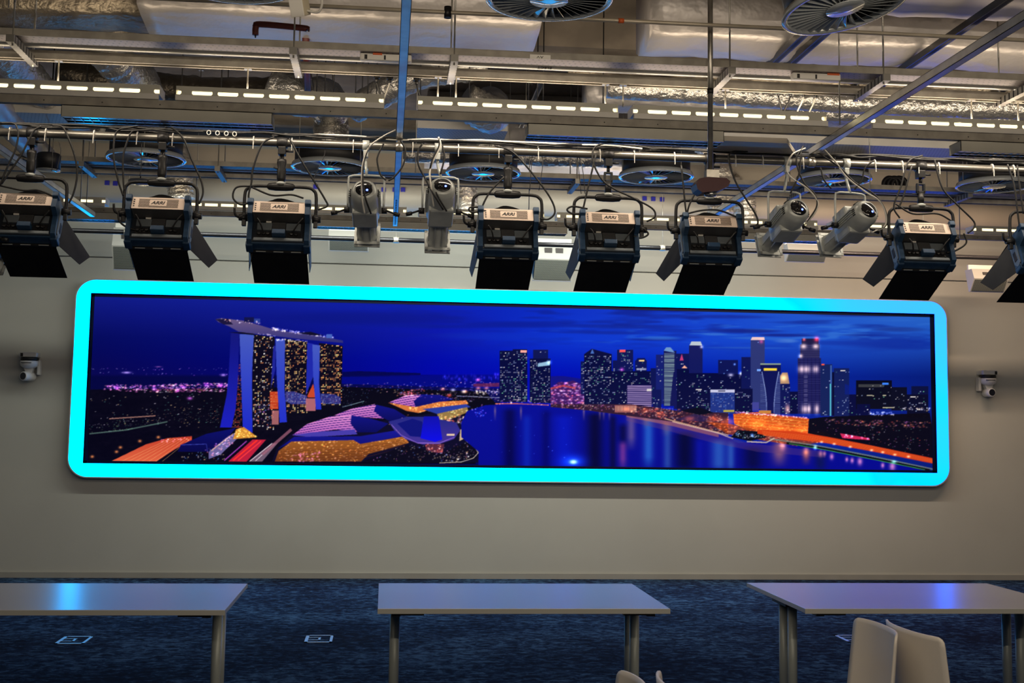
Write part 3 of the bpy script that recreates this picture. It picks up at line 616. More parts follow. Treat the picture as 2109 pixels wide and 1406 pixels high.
# ---------------- LED wall ----------------
def rrect(x0, x1, z0, z1, r, n=10):
    out = []
    for cx, cz, a0 in ((x1 - r, z1 - r, 0), (x0 + r, z1 - r, 90), (x0 + r, z0 + r, 180), (x1 - r, z0 + r, 270)):
        for k in range(n + 1):
            a = math.radians(a0 + 90 * k / n); out.append((cx + r * math.cos(a), cz + r * math.sin(a)))
    return out
SX0, SX1, SZ0, SZ1 = -3.155, 6.055, .993, 3.0
IX0, IX1, IZ0, IZ1 = -3.001, 5.909, 1.139, 2.853
FY = WY - .10
led = empty('led_video_wall', ((SX0 + SX1) / 2, WY, SZ0)); tag(led, 'very wide LED video wall showing a night city skyline, inside a glowing cyan frame', 'screen')
def lp(o, x=0, y=0, z=0):  # parent keeping world placement
    o.parent = led; o.location = (-(SX0 + SX1) / 2, -WY, -SZ0); return o
mg, N, L, b = new_mat('glowing_cyan_frame')
tc = N.new('ShaderNodeTexCoord'); nz = N.new('ShaderNodeTexNoise'); nz.inputs['Scale'].default_value = .9; nz.inputs['Detail'].default_value = 1.5
L.new(tc.outputs['Object'], nz.inputs['Vector'])
sp = N.new('ShaderNodeSeparateXYZ'); L.new(tc.outputs['Object'], sp.inputs[0])
def mth(op, a, c=None, cl=False):
    n = N.new('ShaderNodeMath'); n.operation = op; n.use_clamp = cl
    for i, v in enumerate((a, c)):
        if v is None: continue
        if isinstance(v, (int, float)): n.inputs[i].default_value = v
        else: L.new(v, n.inputs[i])
    return n.outputs[0]
# the light boxes at the right end and the upper part of the left end run bluer
rx = N.new('ShaderNodeMapRange'); rx.inputs['From Min'].default_value = 2.3; rx.inputs['From Max'].default_value = 6.2; L.new(sp.outputs['X'], rx.inputs['Value'])
rz = N.new('ShaderNodeMapRange'); rz.inputs['From Min'].default_value = 1.0; rz.inputs['From Max'].default_value = 3.1; L.new(sp.outputs['Z'], rz.inputs['Value'])
lz = N.new('ShaderNodeMapRange'); lz.inputs['From Min'].default_value = -1.2; lz.inputs['From Max'].default_value = -3.2; L.new(sp.outputs['X'], lz.inputs['Value'])
fac = mth('ADD', mth('MULTIPLY', rx.outputs['Result'], mth('ADD', mth('MULTIPLY', rz.outputs['Result'], .55), .5)), mth('MULTIPLY', mth('MULTIPLY', lz.outputs['Result'], rz.outputs['Result']), .42))
fac = mth('ADD', fac, mth('MULTIPLY', mth('SUBTRACT', nz.outputs['Fac'], .5), .75), True)
cr = N.new('ShaderNodeValToRGB'); cr.color_ramp.elements[0].position = .12; cr.color_ramp.elements[0].color = (0, .9, 2.3, 1)
cr.color_ramp.elements[1].position = 1; cr.color_ramp.elements[1].color = (.021, .175, 2.0, 1)
e = cr.color_ramp.elements.new(.5); e.color = (.0, .26, 2.2, 1)
L.new(fac, cr.inputs['Fac']); L.new(cr.outputs['Color'], b.inputs['Emission Color']); b.inputs['Emission Strength'].default_value = 3.2
b.inputs['Base Color'].default_value = (0, 0, 0, 1); b.inputs['Specular IOR Level'].default_value = 0
# glowing face: ring between rounded outer outline and square opening
mbf = MB().mat(mg)
outer = rrect(SX0 + .012, SX1 - .012, SZ0 + .012, SZ1 - .012, .19)
def ring_face(mb, outer, ix0, ix1, iz0, iz1, y):
    n = 11
    inner = [(ix1, iz1), (ix0, iz1), (ix0, iz0), (ix1, iz0)]
    O = [mb.bm.verts.new((x, y, z)) for x, z in outer]; I = [mb.bm.verts.new((x, y, z)) for x, z in inner]
    fs = []
    for q in range(4):
        for k in range(n - 1): fs.append(mb.bm.faces.new((O[q * n + k], O[q * n + k + 1], I[q])))
        fs.append(mb.bm.faces.new((O[q * n + n - 1], O[(q * n + n) % (4 * n)], I[(q + 1) % 4], I[q])))
    mb._tag(fs)
ring_face(mbf, outer, IX0, IX1, IZ0, IZ1, FY - .004)
# return edges of the glowing face so it is a tray, not a sheet
for (a, c) in (((IX0, IZ0), (IX1, IZ0)), ((IX1, IZ0), (IX1, IZ1)), ((IX1, IZ1), (IX0, IZ1)), ((IX0, IZ1), (IX0, IZ0))):
    pass
lp(mbf.build('glowing_frame'))
casing = MB().mat(MT['grey_metal'])
oo = rrect(SX0, SX1, SZ0, SZ1, .2)
n = len(oo)
A = [casing.bm.verts.new((x, FY - .004, z)) for x, z in oo]; B_ = [casing.bm.verts.new((x, WY, z)) for x, z in oo]; Cc = [casing.bm.verts.new((x, FY - .004, z)) for x, z in outer]
casing._tag([casing.bm.faces.new((A[i], A[(i + 1) % n], B_[(i + 1) % n], B_[i])) for i in range(n)]); casing._tag([casing.bm.faces.new((A[i], A[(i + 1) % n], Cc[(i + 1) % n], Cc[i])) for i in range(n)])
lp(casing.build('casing'))
dk = M('dark_screen_surround', (.004, .008, .03), .5, spec=.1)
sur = MB().mat(dk)
for x0, x1, z0, z1 in ((IX0, IX1, IZ1 - .034, IZ1), (IX0, IX1, IZ0, IZ0 + .026), (IX0, IX0 + .03, IZ0, IZ1), (IX1 - .036, IX1, IZ0, IZ1)): sur.b2(x0, x1, FY + .03, FY + .05, z0, z1)
for x0, x1, z0, z1 in ((IX0 - .004, IX1 + .004, IZ1, IZ1 + .004), (IX0 - .004, IX1 + .004, IZ0 - .004, IZ0), (IX0 - .004, IX0, IZ0, IZ1), (IX1, IX1 + .004, IZ0, IZ1)): sur.b2(x0, x1, FY, FY + .05, z0, z1)
lp(sur.build('screen_surround'))
PX0, PX1, PZ0, PZ1 = IX0 + .03, IX1 - .036, IZ0 + .026, IZ1 - .034
GX, GZ = 1480, 290
art = paint_cityscape()
gx = np.linspace(PX0, PX1, GX + 1); gz = np.linspace(PZ0, PZ1, GZ + 1)
XX, ZZ = np.meshgrid(gx, gz)
PY_ = FY + .034
dvec = np.stack([XX, np.full_like(XX, PY_), ZZ - CAM_H], -1) @ CM.T
u = dvec[..., 0] / dvec[..., 2] * F_PX + 1054.5 - AX0 - .5; v = dvec[..., 1] / dvec[..., 2] * F_PX + PP_Y - AY0 - .5
u = np.clip(u, 0, art.shape[1] - 1.001); v = np.clip(v, 0, art.shape[0] - 1.001); iu = u.astype(int); iv = v.astype(int); fu = (u - iu)[..., None]; fv = (v - iv)[..., None]
colr = (art[iv, iu] * (1 - fu) + art[iv, iu + 1] * fu) * (1 - fv) + (art[iv + 1, iu] * (1 - fu) + art[iv + 1, iu + 1] * fu) * fv
lin = np.where(colr <= .04045, colr / 12.92, ((colr + .055) / 1.055) ** 2.4)
me = bpy.data.meshes.new('picture')
nv = (GX + 1) * (GZ + 1); nf_ = GX * GZ
me.vertices.add(nv); me.vertices.foreach_set('co', np.stack([XX, np.full_like(XX, PY_), ZZ], -1).astype(np.float32).ravel())
ii, jj = np.meshgrid(np.arange(GX), np.arange(GZ)); a0 = (jj * (GX + 1) + ii).ravel()
quads = np.stack([a0, a0 + 1, a0 + GX + 2, a0 + GX + 1], -1).astype(np.int32)
me.loops.add(nf_ * 4); me.loops.foreach_set('vertex_index', quads.ravel())
me.polygons.add(nf_); me.polygons.foreach_set('loop_start', np.arange(0, nf_ * 4, 4, dtype=np.int32)); me.polygons.foreach_set('loop_total', np.full(nf_, 4, np.int32))
me.update(calc_edges=True)
ca = me.color_attributes.new('picture', 'FLOAT_COLOR', 'POINT')
ca.data.foreach_set('color', np.concatenate([lin, np.ones(lin.shape[:2] + (1,))], -1).astype(np.float32).ravel())
ms, N, L, b = new_mat('lit_led_picture')
at = N.new('ShaderNodeVertexColor'); at.layer_name = 'picture'; L.new(at.outputs['Color'], b.inputs['Emission Color']); b.inputs['Emission Strength'].default_value = 1.0
b.inputs['Base Color'].default_value = (.002, .002, .003, 1); b.inputs['Roughness'].default_value = .6; b.inputs['Specular IOR Level'].default_value = .03
try: ms.cycles.emission_sampling = 'NONE'
except Exception: pass
me.materials.append(ms)
po = bpy.data.objects.new('picture', me); COL.objects.link(po); lp(po)

# ---------------- wall cameras ----------------
def ptz(px, py, side, label):
    c = atY(px, py, WY); r = empty('wall_camera', (c.x, WY, c.z)); tag(r, label, 'camera', 'pan tilt cameras on the wall')
    s = side
    mb = MB().mat(MT['ptz']).b2(-.085, .085, -.16, 0, .075, .125, .012); mb.mat(MT['spot_slot']).b2(-s * .06 - .012, -s * .06 + .012, -.165, -.155, .08, .115); mb.build('mounting_bracket', r)
    mb = MB().mat(MT['black']).cyl((0, -.09, .045), (0, -.09, .072), .088, seg=28).build('base_ring', r)
    mb = MB().mat(MT['ptz']).lathe([(.0, -.035), (.05, -.035), (.088, -.01), (.092, .02), (.088, .04), (0, .04)], (0, -.09, 0), seg=30); mb.mat(MT['spot_slot']).b2(-.06, .04, -.184, -.17, .016, .022); mb.build('turning_base', r)
    MB().mat(MT['ptz']).prism([(-.045, -.035), (.045, -.035), (.03, -.09), (-.02, -.09)], -.12, -.05, 'Y').build('neck', r)
    MB().mat(MT['ptz']).b2(s * .075, s * .105, -.1, -.02, -.1, .05, .01).build('side_bracket', r)
    q = Matrix.Rotation(math.radians(-s * 26 if s > 0 else 4), 3, 'Z')
    hd = MB().mat(MT['ptz']); hd.lathe([(.0, .07), (.035, .068), (.046, .05), (.046, -.075), (.043, -.083), (.036, -.084)], (0, -.09, -.115), 'Y', 26, rot=q); hh = hd.build('camera_head', r)
    ln = MB().mat(MT['glass_black']); ln.lathe([(.0, -.078), (.036, -.0845)], (0, -.09, -.115), 'Y', 24, rot=q); ln.build('lens', hh)
    return r
ptz(66, 752, 1, 'small white dome-base camera on the wall left of the screen, lens turned aside')
ptz(2026, 787, -1, 'small white dome-base camera on the wall right of the screen, lens facing the room')

# ---------------- floor boxes ----------------
def floor_box(c, sx, sy, label):
    r = empty('floor_box', (c[0], c[1], 0)); tag(r, label, 'floor box', 'floor boxes in the carpet')
    mb = MB().mat(MT['carpet_trim']); t = .014
    hx, hy = sx / 2, sy / 2
    mb.b2(-hx, hx, hy - t * 1.6, hy, 0, .004).b2(-hx, hx, -hy, -hy + t * 1.6, 0, .004).b2(-hx, -hx + t * 1.7, -hy, hy, 0, .004).b2(hx - t * 1.4, hx, -hy, hy, 0, .004); mb.build('trim_frame', r)
    MB().mat(mc).b2(-hx + t, hx - t, -hy + t, hy - t, 0, .002).build('carpeted_lid', r)
    f = MB().mat(MT['carpet_trim']); a = -hx + .02; f.b2(a, a + .09, .045, .058, 0, .004).b2(a, a + .09, -.058, -.045, 0, .004).b2(a + .075, a + .092, -.058, .058, 0, .004); f.build('cable_flap', r)
    return r
floor_box(atZ(153, 1318, 0), .205, .31, 'metal-framed floor box set in the carpet below the left table')
floor_box(atZ(657, 1315.5, 0), .20, .30, 'metal-framed floor box set in the carpet between the left and middle tables')
floor_box(atZ(1758, 1315, 0), .20, .30, 'metal-framed floor box half hidden behind the two white chairs')

# ---------------- tables ----------------
def table(x0, x1, y0, y1, label, mirror=False):
    r = empty('folding_table', ((x0 + x1) / 2, (y0 + y1) / 2, 0)); tag(r, label, 'table', 'white tables in a row')
    hx, hy = (x1 - x0) / 2, (y1 - y0) / 2
    top = MB().mat(MT['table_top']).b2(-hx, hx, -hy, hy, .718, .74, .0015).build('tabletop', r)
    ed = MB().mat(MT['table_edge'])
    ed.b2(-hx - .001, hx + .001, -hy - .0015, -hy, .7165, .7385).b2(-hx - .001, hx + .001, hy, hy + .0015, .7165, .7385); ed.build('front_edge_band', r)
    for s in (-1, 1):
        x = s * (hx - .085)
        for yy_ in (-.035, .105):
            MB().mat(MT['table_leg']).cyl((x, yy_, .05), (x, yy_, .70), .024, seg=24).build('leg', r)
        MB().mat(MT['table_leg']).b2(x - .03, x + .03, -hy + .1, hy - .1, .018, .05, .008).build('foot', r)
        MB().mat(MT['black']).b2(x - .02, x + .02, -hy + .03, hy - .05, .70, .718).b2(x - .05, x + .06, -.08, .14, .69, .712).b2(x - s * .0, x - s * .13, -hy + .04, -hy + .09, .703, .718).build('tilting_hinge', r)
    return r
table(-2.08, -.70, 5.80, 6.72, 'white-topped table at the left, cut off by the frame edge')
table(-.012, 1.362, 5.84, 6.75, 'white-topped table in the middle of the row')
table(2.020, 3.413, 5.84, 6.80, 'white-topped table at the right, behind the two white chairs')

# ---------------- chairs ----------------
def chair(loc, rotz, label):
    r = empty('stacking_chair', loc, (0, 0, rotz)); tag(r, label, 'chair', 'white plastic shell chairs')
    # sitter faces local +Y; back at -Y
    bm = MB().mat(MT['chair']); nu, nv = 22, 20; th = .009; W2 = .25
    def pt(u, v):           # u -1..1 across, v 0..1 up
        z = .44 + .365 * v; lean = -.088 - .016 * v
        wv = W2 * (1 - .03 * v) * (1 if v > .1 else 1)
        x = u * wv * 1.0; cur = .050 * (abs(u) ** 2.6) * (.5 + .5 * v) + .05 * u * u * (1 - v)
        return Vector((x, -.18 + lean + cur, z))
    def rnd(u, v):
        # round the top corners
        r_ = .075
        if v > 1 - r_ and abs(u) > 1 - r_ * 1.6:
            du = (abs(u) - (1 - r_ * 1.6)) / (r_ * 1.6); dv = (v - (1 - r_)) / r_
            d = math.hypot(du, dv)
            if d > 1: k = max(du, dv) / d; u = math.copysign(1 - r_ * 1.6 + r_ * 1.6 * du * k, u); v = 1 - r_ + r_ * dv * k
        return u, v
    grid = [[pt(*rnd(-1 + 2 * i / nu, j / nv)) for i in range(nu + 1)] for j in range(nv + 1)]
    def surf(bm, grid, th):
        R, Cn = len(grid), len(grid[0]); F_ = []; G = []
        for j in range(R):
            fr, gr = [], []
            for i in range(Cn):
                du = grid[j][min(i + 1, Cn - 1)] - grid[j][max(i - 1, 0)]; dv = grid[min(j + 1, R - 1)][i] - grid[max(j - 1, 0)][i]
                n_ = du.cross(dv).normalized() * th / 2; fr.append(bm.bm.verts.new(grid[j][i] + n_)); gr.append(bm.bm.verts.new(grid[j][i] - n_))
            F_.append(fr); G.append(gr)
        fs = []
        for j in range(R - 1):
            for i in range(Cn - 1):
                fs.append(bm.bm.faces.new((F_[j][i], F_[j][i + 1], F_[j + 1][i + 1], F_[j + 1][i]))); fs.append(bm.bm.faces.new((G[j][i], G[j + 1][i], G[j + 1][i + 1], G[j][i + 1])))
        for j in range(R - 1):
            for i in (0, Cn - 1): fs.append(bm.bm.faces.new((F_[j][i], F_[j + 1][i], G[j + 1][i], G[j][i])))
        for i in range(Cn - 1):
            for j in (0, R - 1): fs.append(bm.bm.faces.new((F_[j][i], F_[j][i + 1], G[j][i + 1], G[j][i])))
        bm._tag(fs, True)
    surf(bm, grid, th); back = bm.build('backrest', r)
    st = MB().mat(MT['chair'])
    g2 = []
    for j in range(15):
        v = j / 14
        row = []
        for i in range(17):
            u = -1 + 2 * i / 16
            y = -.20 + .42 * v; z = .44 - .012 * math.sin(v * PI) + .02 * u * u * (1 - v) + (-.02 * max(0, v - .8) / .2)
            row.append(Vector((u * .21 * (1 - .06 * v), y, z)))
        g2.append(row)
    surf(st, g2, .01); st.build('seat', r)
    for sx in (-1, 1):
        for sy, yb in ((1, .20), (-1, -.22)):
            MB().mat(MT['chrome']).tube([(sx * .14, sy * .10, .425), (sx * .19, yb * .8, .40), (sx * .225, yb * 1.12, .012)], .010, 10).build('leg', r)
    return r
chair((1.76, 4.945, 0), PI / 2 - .05, 'white plastic shell chair seen from behind, front one of the back-to-back pair at right')
chair((2.375, 4.90, 0), -PI / 2 + .05, 'white plastic shell chair behind the front chair of the right pair')
chair((.535, 3.86, 0), PI / 2 - .05, 'white plastic chair just showing its tan back top at the bottom edge')
chair((1.165, 3.85, 0), -PI / 2 + .05, 'white plastic chair just showing a pale rounded tip at the bottom edge')

# ---------------- ceiling services ----------------
def thing_mesh(mb, name, label, cat, group=None, m=None, kind=None):
    return tag(mb.build(name, m=m), label, cat, group, kind)

# struts that run into the room (lowest level)
def strut(x, y0, y1, z, name_label, slot_from=None):
    r = empty('strut_channel', (x, (y0 + y1) / 2, z)); tag(r, name_label, 'strut', 'steel struts running towards the screen wall')
    L_ = (y1 - y0) / 2; t = .0025; h = .0205
    mb = MB().mat(MT['strut']); mb.b2(-h, h, -L_, L_, -h, -h + t).b2(-h, -h + t, -L_, L_, -h, h).b2(h - t, h, -L_, L_, -h, h).b2(-h, -h + .009, -L_, L_, h - t, h).b2(h - .009, h, -L_, L_, h - t, h); mb.build('channel', r)
    if slot_from is not None:
        s = MB().mat(MT['spot_slot']); y = slot_from
        while y < y1 - .1: s.b2(-.007, .007, y - L_ - y0 - .018, y - L_ - y0 + .018, -h - .001, -h); y += .075
        s.build('slot_row', r)['kind'] = 'stuff'
    return r
strut(.043, 2.0, 10.44, 3.275, 'steel strut seen almost end-on, lit blue, running down the centre-left of the ceiling', 9.2)
strut(2.55, 2.0, 10.5, 3.275, 'long dark steel strut slanting across the upper right corner')
strut(-2.46, 2.0, 10.44, 3.275, 'blue-lit steel strut slanting behind the leftmost black lamp')
def hi_strut(px0, py0, px1, py1, z, label):
    a, b_ = atZ(px0, py0, z), atZ(px1, py1, z); x = (a.x + b_.x) / 2
    mb = MB().mat(MT['tube_black']); h = .0205; mb.b2(x - h, x + h, a.y, b_.y, z - h, z + h); mb.mat(MT['spot_slot']).b2(x - .011, x + .011, a.y, b_.y, z - h - .001, z - h)
    return thing_mesh(mb, 'strut_channel', label, 'strut', 'upper steel struts above the cable trays')
hi_strut(1700, 35, 1560, 150, 3.86, 'upper strut emerging from behind the right round diffuser, left of two')
hi_strut(1740, 35, 1600, 150, 3.86, 'upper strut emerging from behind the right round diffuser, right of two')
hi_strut(2109, -30, 1800, 185, 3.86, 'upper dark strut crossing the foil duct at top right')
hi_strut(1765, 178, 1650, 258, 4.0, 'short dark strut visible between the beam and the right lit luminaire')
hi_strut(2060, 180, 1950, 250, 4.0, 'short dark strut visible above the rightmost lit luminaire')
hi_strut(1130, 168, 1060, 258, 4.0, 'short black strut above the middle lit luminaire')
hi_strut(620, 100, 650, 215, 3.9, 'blue-lit strut above the second lit luminaire from the left')

def luminaire(x0, y, label, parent_group, seg=1.145):
    r = empty('luminaire', (x0 + seg / 2, y, LAMP_Z + row_dz(y))); tag(r, label, 'ceiling light', parent_group)
    W = seg / 2; f = MB().mat(MT['grey_metal']); yf, yb = -.03, .13
    zt, zb = .031, -.024; s0, s1 = -.017, .008
    for yy0 in (yf, yb):
        f.b2(-W, W, yy0 - .0015, yy0 + .0015, s1, zt).b2(-W, W, yy0 - .0015, yy0 + .0015, zb, s0)
        xs = [-W + .085 + k * .1405 for k in range(7)]
        edges = [-W + .028] + [v for x in xs for v in (x, x + .112)] + [W - .03]
        for a, b_ in zip(edges[0::2], edges[1::2]):
            f.b2(a, b_, yy0 - .0015, yy0 + .0015, s0, s1)
            if yy0 == yf and y < 9:
                for e_, sg in ((a, -1), (b_, 1)):
                    for zc, zg in ((s0, 1), (s1, -1)): f.prism([(e_, zc), (e_ + sg * .007, zc), (e_, zc + zg * .007)], yy0 - .0015, yy0 + .0015, 'Y')
    f.build('slotted_side_plate', r)
    t = MB().mat(MT['inner_white']); t.b2(-W, W, yf, yb, zb - .001, zb + .001).b2(-W - .001, -W, yf, yb, zb, zt).b2(W, W + .001, yf, yb, zb, zt); t.build('reflector_tray', r)
    MB().mat(MT['em_tube']).b2(-W + .004, W - .004, .0, .035, -.021, .012).build('lit_diffuser', r)
    MB().mat(MT['white_metal']).b2(-W, W, yf - .028, yf - .003, -.056, -.0245, .002).build('front_ledge', r)
    return r
def louvre(x0, y, label, g, seg=1.135):
    r = empty('louvre_downlight', (x0 + seg / 2, y, 3.262 + row_dz(y))); tag(r, label, 'ceiling light', g)
    W = seg / 2; c = MB().mat(MT['grey_metal']); hy = .075
    c.b2(-W, W, -hy, -hy + .003, -.031, .031).b2(-W, W, hy - .003, hy, -.031, .031).b2(-W, -W + .003, -hy, hy, -.031, .031).b2(W - .003, W, -hy, hy, -.031, .031).b2(-W, W, -hy, hy, .028, .031); c.build('housing', r)
    l = MB().mat(MT['chrome'])
    n = 24
    for k in range(1, n): l.b2(-W + seg * k / n - .001, -W + seg * k / n + .001, -hy + .003, hy - .003, -.032, .0)
    l.b2(-W, W, -.001, .001, -.032, .0).b2(-W + .003, W - .003, -hy + .003, hy - .003, -.0275, -.026); l.b2(-W, W, -hy, -hy + .012, -.034, -.031).b2(-W, W, hy - .012, hy, -.034, -.031); l.build('mirror_louvre', r)['kind'] = 'stuff'  # includes a flat plate across the cells, added to mirror the blue screen
    return r
ROWN = ['at the far left of the near row', 'second in the near row, left of the blue strut', 'middle of the near row', 'fourth in the near row, crossed by dark drop pole', 'near row, just right of the slanting strut', 'outside right in the near row']
for (ry, xs, ps), g, far in ((LIGHT_ROWS[0], 'slotted luminaires in the near row', 0), (LIGHT_ROWS[1], 'slotted luminaires in the far row', 1), (LIGHT_ROWS[2], 'slotted luminaires outside the picture', 2), (LIGHT_ROWS[3], 'slotted luminaires outside the picture', 2)):
    for i, x in enumerate(xs):
        if far == 0: lab = 'long lit luminaire with slotted sides, ' + ROWN[i]
        elif far == 1: lab = 'small distant lit luminaire above the wall, ' + ['off left end', 'behind the leftmost black lamp', 'behind the second black lamp', 'behind the third black lamp', 'behind the two upright white spotlights', 'behind the middle pair of black lamps', 'behind the slanted left white spotlight', 'behind the slanted right white spotlight', 'behind the rightmost black lamps'][i]
        else: lab = 'long lit luminaire with slotted sides in an unseen row added to light the room'
        luminaire(x, ry, lab, g)
for ry, xs, g in ((6.87, (-1.80, .763, 3.32), 'louvred downlights in the near row'), (11.10, (-3.38, -.655, .476, 3.17), 'louvred downlights in the far row')):
    near = ry < 8
    for i, x in enumerate(xs):
        louvre(x, ry + (.02 if near else .02), 'grey louvred downlight box hung under the ' + ('near' if near else 'far') + ' row beam, ' + (('left one', 'middle one', 'right one') if near else ('left one', 'second one', 'third one', 'right one'))[i], g)
def row_beam(y, label):
    mb = MB().mat(MT['galv_dull']); h = .0225
    dz = row_dz(y); mb.b2(-5.5, 7.5, y - h, y + h, 3.2985 + dz, 3.3435 + dz)
    mb.mat(MT['spot_slot'])
    for k in range(40): mb.b2(-5 + k * .31, -4.994 + k * .31, y - h - .001, y - h, 3.315 + dz, 3.321 + dz)
    return thing_mesh(mb, 'strut_beam', label, 'beam', 'long beams that carry the luminaires', kind='thing')
row_beam(6.85, 'long grey steel beam carrying the near luminaire row'); row_beam(11.10, 'long grey steel beam carrying the far luminaire row, lit blue below')
row_beam(3.28, 'grey steel beam of an added luminaire row outside the picture, nearer one'); row_beam(-.32, 'grey steel beam of an added luminaire row outside the picture, farther one')
# blank cover panel next to the middle downlight
thing_mesh(MB().mat(MT['beige_duct']).prism([(1.905, 6.90), (2.30, 6.90), (2.46, 7.22), (1.905, 7.22)], 3.255, 3.285, 'Z'), 'cover_panel', 'flat beige blank panel beside the middle louvred downlight', 'panel')

# trapeze services: upper beam, white conduit, punched tray
def services(dy, far):
    w_ = 'far' if far else 'near'
    y = 6.90 + dy
    mb = MB().mat(MT['galv_dull'])
    mb.b2(-6, 8.5, y - .022, y - .019, 3.566, 3.612).b2(-6, 8.5, y - .022, y + .022, 3.609, 3.612).b2(-6, 8.5, y + .019, y + .022, 3.566, 3.612).b2(-6, 8.5, y - .030, y - .018, 3.560, 3.566).b2(-6, 8.5, y + .018, y + .030, 3.560, 3.566)
    thing_mesh(mb, 'steel_beam', 'long pale steel channel above the ' + w_ + ' luminaire row', 'beam', 'pale steel channels', kind='thing')
    c = empty('conduit_pipe', (1, y - .135, 3.617)); tag(c, 'white plastic conduit pipe running along the ' + w_ + ' cable tray', 'pipe', 'white conduit pipes')
    MB().mat(MT['pvc_white']).cyl((-7, 0, 0), (7.4, 0, 0), .027, seg=20).build('tube', c)
    if not far:
        p = atY(1122, 139, y - .165)
        text_mesh('stencilled_word', 'ELECT', .022, MT['label_dark'], c, (p.x - 1, -.0196, -.0196), (Matrix.Rotation(PI / 4, 3, 'X') @ Euler((PI / 2, PI, 0)).to_matrix()).to_euler(), sx=1.35)
    t = empty('cable_tray', (1, y - .26, 3.60)); tag(t, 'punched steel cable tray along the ' + w_ + ' services run', 'cable tray', 'punched trays')
    MB().mat(MT['perf_galv']).b2(-7, 7.4, -.09, .03, -.011, -.009).build('punched_base', t)
    MB().mat(MT['galv_dull']).b2(-7, 7.4, -.093, -.09, -.012, .026).b2(-7, 7.4, .03, .033, -.012, .026).b2(-7, 7.4, -.099, -.090, -.0135, -.011).build('side_flange', t)
    if not far:
        p = atY(1108, 129, y - .30)
        tg = MB().mat(MT['inner_white']).b2(p.x - 1 - .052, p.x - 1 + .062, -.100, -.097, -.016, .008).build('name_tag', t)
        text_mesh('lettering', 'AV', .020, MT['label_dark'], tg, (p.x - 1 + .004, -.1006, -.0045), (PI / 2, PI, 0), sx=1.5)
    return t
services(0, False); services(3.24, True)
# brackets under the trays and their rods
def bracket(px, py, dy, label):
    p = atY(px, py, 6.58 + dy); x = p.x; y = 6.70 + dy
    r = empty('trapeze_bracket', (x, y, 3.56)); tag(r, label, 'bracket', 'tray brackets with threaded rods')
    MB().mat(MT['perf_strut']).b2(-.0205, .0205, -.20, .26, -.022, .018).build('cross_channel', r)
    for yy_ in (-.15, .23): MB().mat(MT['galv_light']).cyl((0, yy_, -.03), (0, yy_, WZ - 3.56), .005, seg=8).build('threaded_rod', r)
    return r
for i, (px, nm) in enumerate(((30, 'at the far left end'), (606, 'under the cream box'), (935, 'right of the blue strut'), (1500, 'right of the dark drop pole'), (1815, 'near the right slanting strut'), (2120, 'at the right edge'))):
    bracket(px, 80 + px * .037, 0, 'slotted bracket under the near cable tray, ' + nm)
for i, (px, nm) in enumerate(((172, 'left of the second black lamp'), (450, 'above the third black lamp'), (1187, 'between the middle black lamps'), (1655, 'behind the slanted white spotlight'), (1990, 'at the right'))):
    bracket(px, 345 + (px - 170) * .037, 3.24, 'slotted bracket of the far cable tray, ' + nm)
# short rods from beam down to luminaires
def rod(px, py0, Y, z0, z1, label, g, rad=.0045, m='galv_light'):
    x = atY(px, py0, Y).x
    mb = MB().mat(MT[m]).cyl((x, Y, z0), (x, Y, z1), rad, seg=8)
    mb.b2(x - .02, x + .02, Y - .02, Y + .02, z1 - .004, z1 + .002)
    return thing_mesh(mb, 'hanger_rod', label, 'rod', g)
for px, nm in ((120, 'farthest left'), (510, 'left of the cream box line'), (902, 'first right of the blue strut'), (939, 'second right of the blue strut'), (1247, 'left one above the gap between luminaires'), (1283, 'right one above the gap between luminaires'), (1494, 'just right of the dark pole'), (2001, 'right part'), (2097, 'farthest right')):
    rod(px, 150 + px * .04, 6.90, 3.43, 3.56, 'short hanger rod above the near luminaires, ' + nm, 'short rods above the near luminaires')
for px, py, Y, z0, nm in ((1728, 100, 6.6, 3.30, 'long thin rod dropping to the slanting strut junction'), (18, 10, 6.2, 3.62, 'thin rod at the top left corner'), (72, 30, 7.6, 3.7, 'thin rod before the brown foil duct'),
                          (1083, 250, 8.9, 3.5, 'thin rod in front of the crinkled foil elbow'), (820, 250, 8.6, 3.5, 'thin rod near the blue strut over the pipe'), (858, 250, 8.4, 3.3, 'thin rod left of the white spotlight cable'),
                          (171, 300, 10.0, 3.3, 'thin rod left of the far diffuser'), (184, 300, 10.3, 3.3, 'thicker rod left of the far diffuser'), (408, 300, 10.3, 3.3, 'thin rod right of the left far diffuser'),
                          (1090, 380, 10.3, 3.3, 'thin rod above the fourth black lamp'), (1975, 390, 10.4, 3.3, 'thin rod above the rightmost lamps'), (1790, 240, 8.6, 3.3, 'thin rod left of the crinkled elbow at right')):
    rod(px, py, Y, z0, WZ, nm, 'long ceiling rods', .004)
for k, px in enumerate((655, 672, 690, 735, 760, 778, 868, 905, 930, 968, 1090, 1108, 1120, 1243)):
    x = atY(px, 95, 7.93).x
    thing_mesh(MB().mat(MT['black']).cyl((x, 7.93, 3.60), (x, 7.93, WZ), .0042, seg=8), 'hanger_rod', 'thin dark rod between the top foil ducts and the tray, ' + ['1st', '2nd', '3rd', '4th', '5th', '6th', '7th', '8th', '9th', '10th', '11th', '12th', '13th', '14th'][k] + ' from left', 'rod', 'dark background rods')
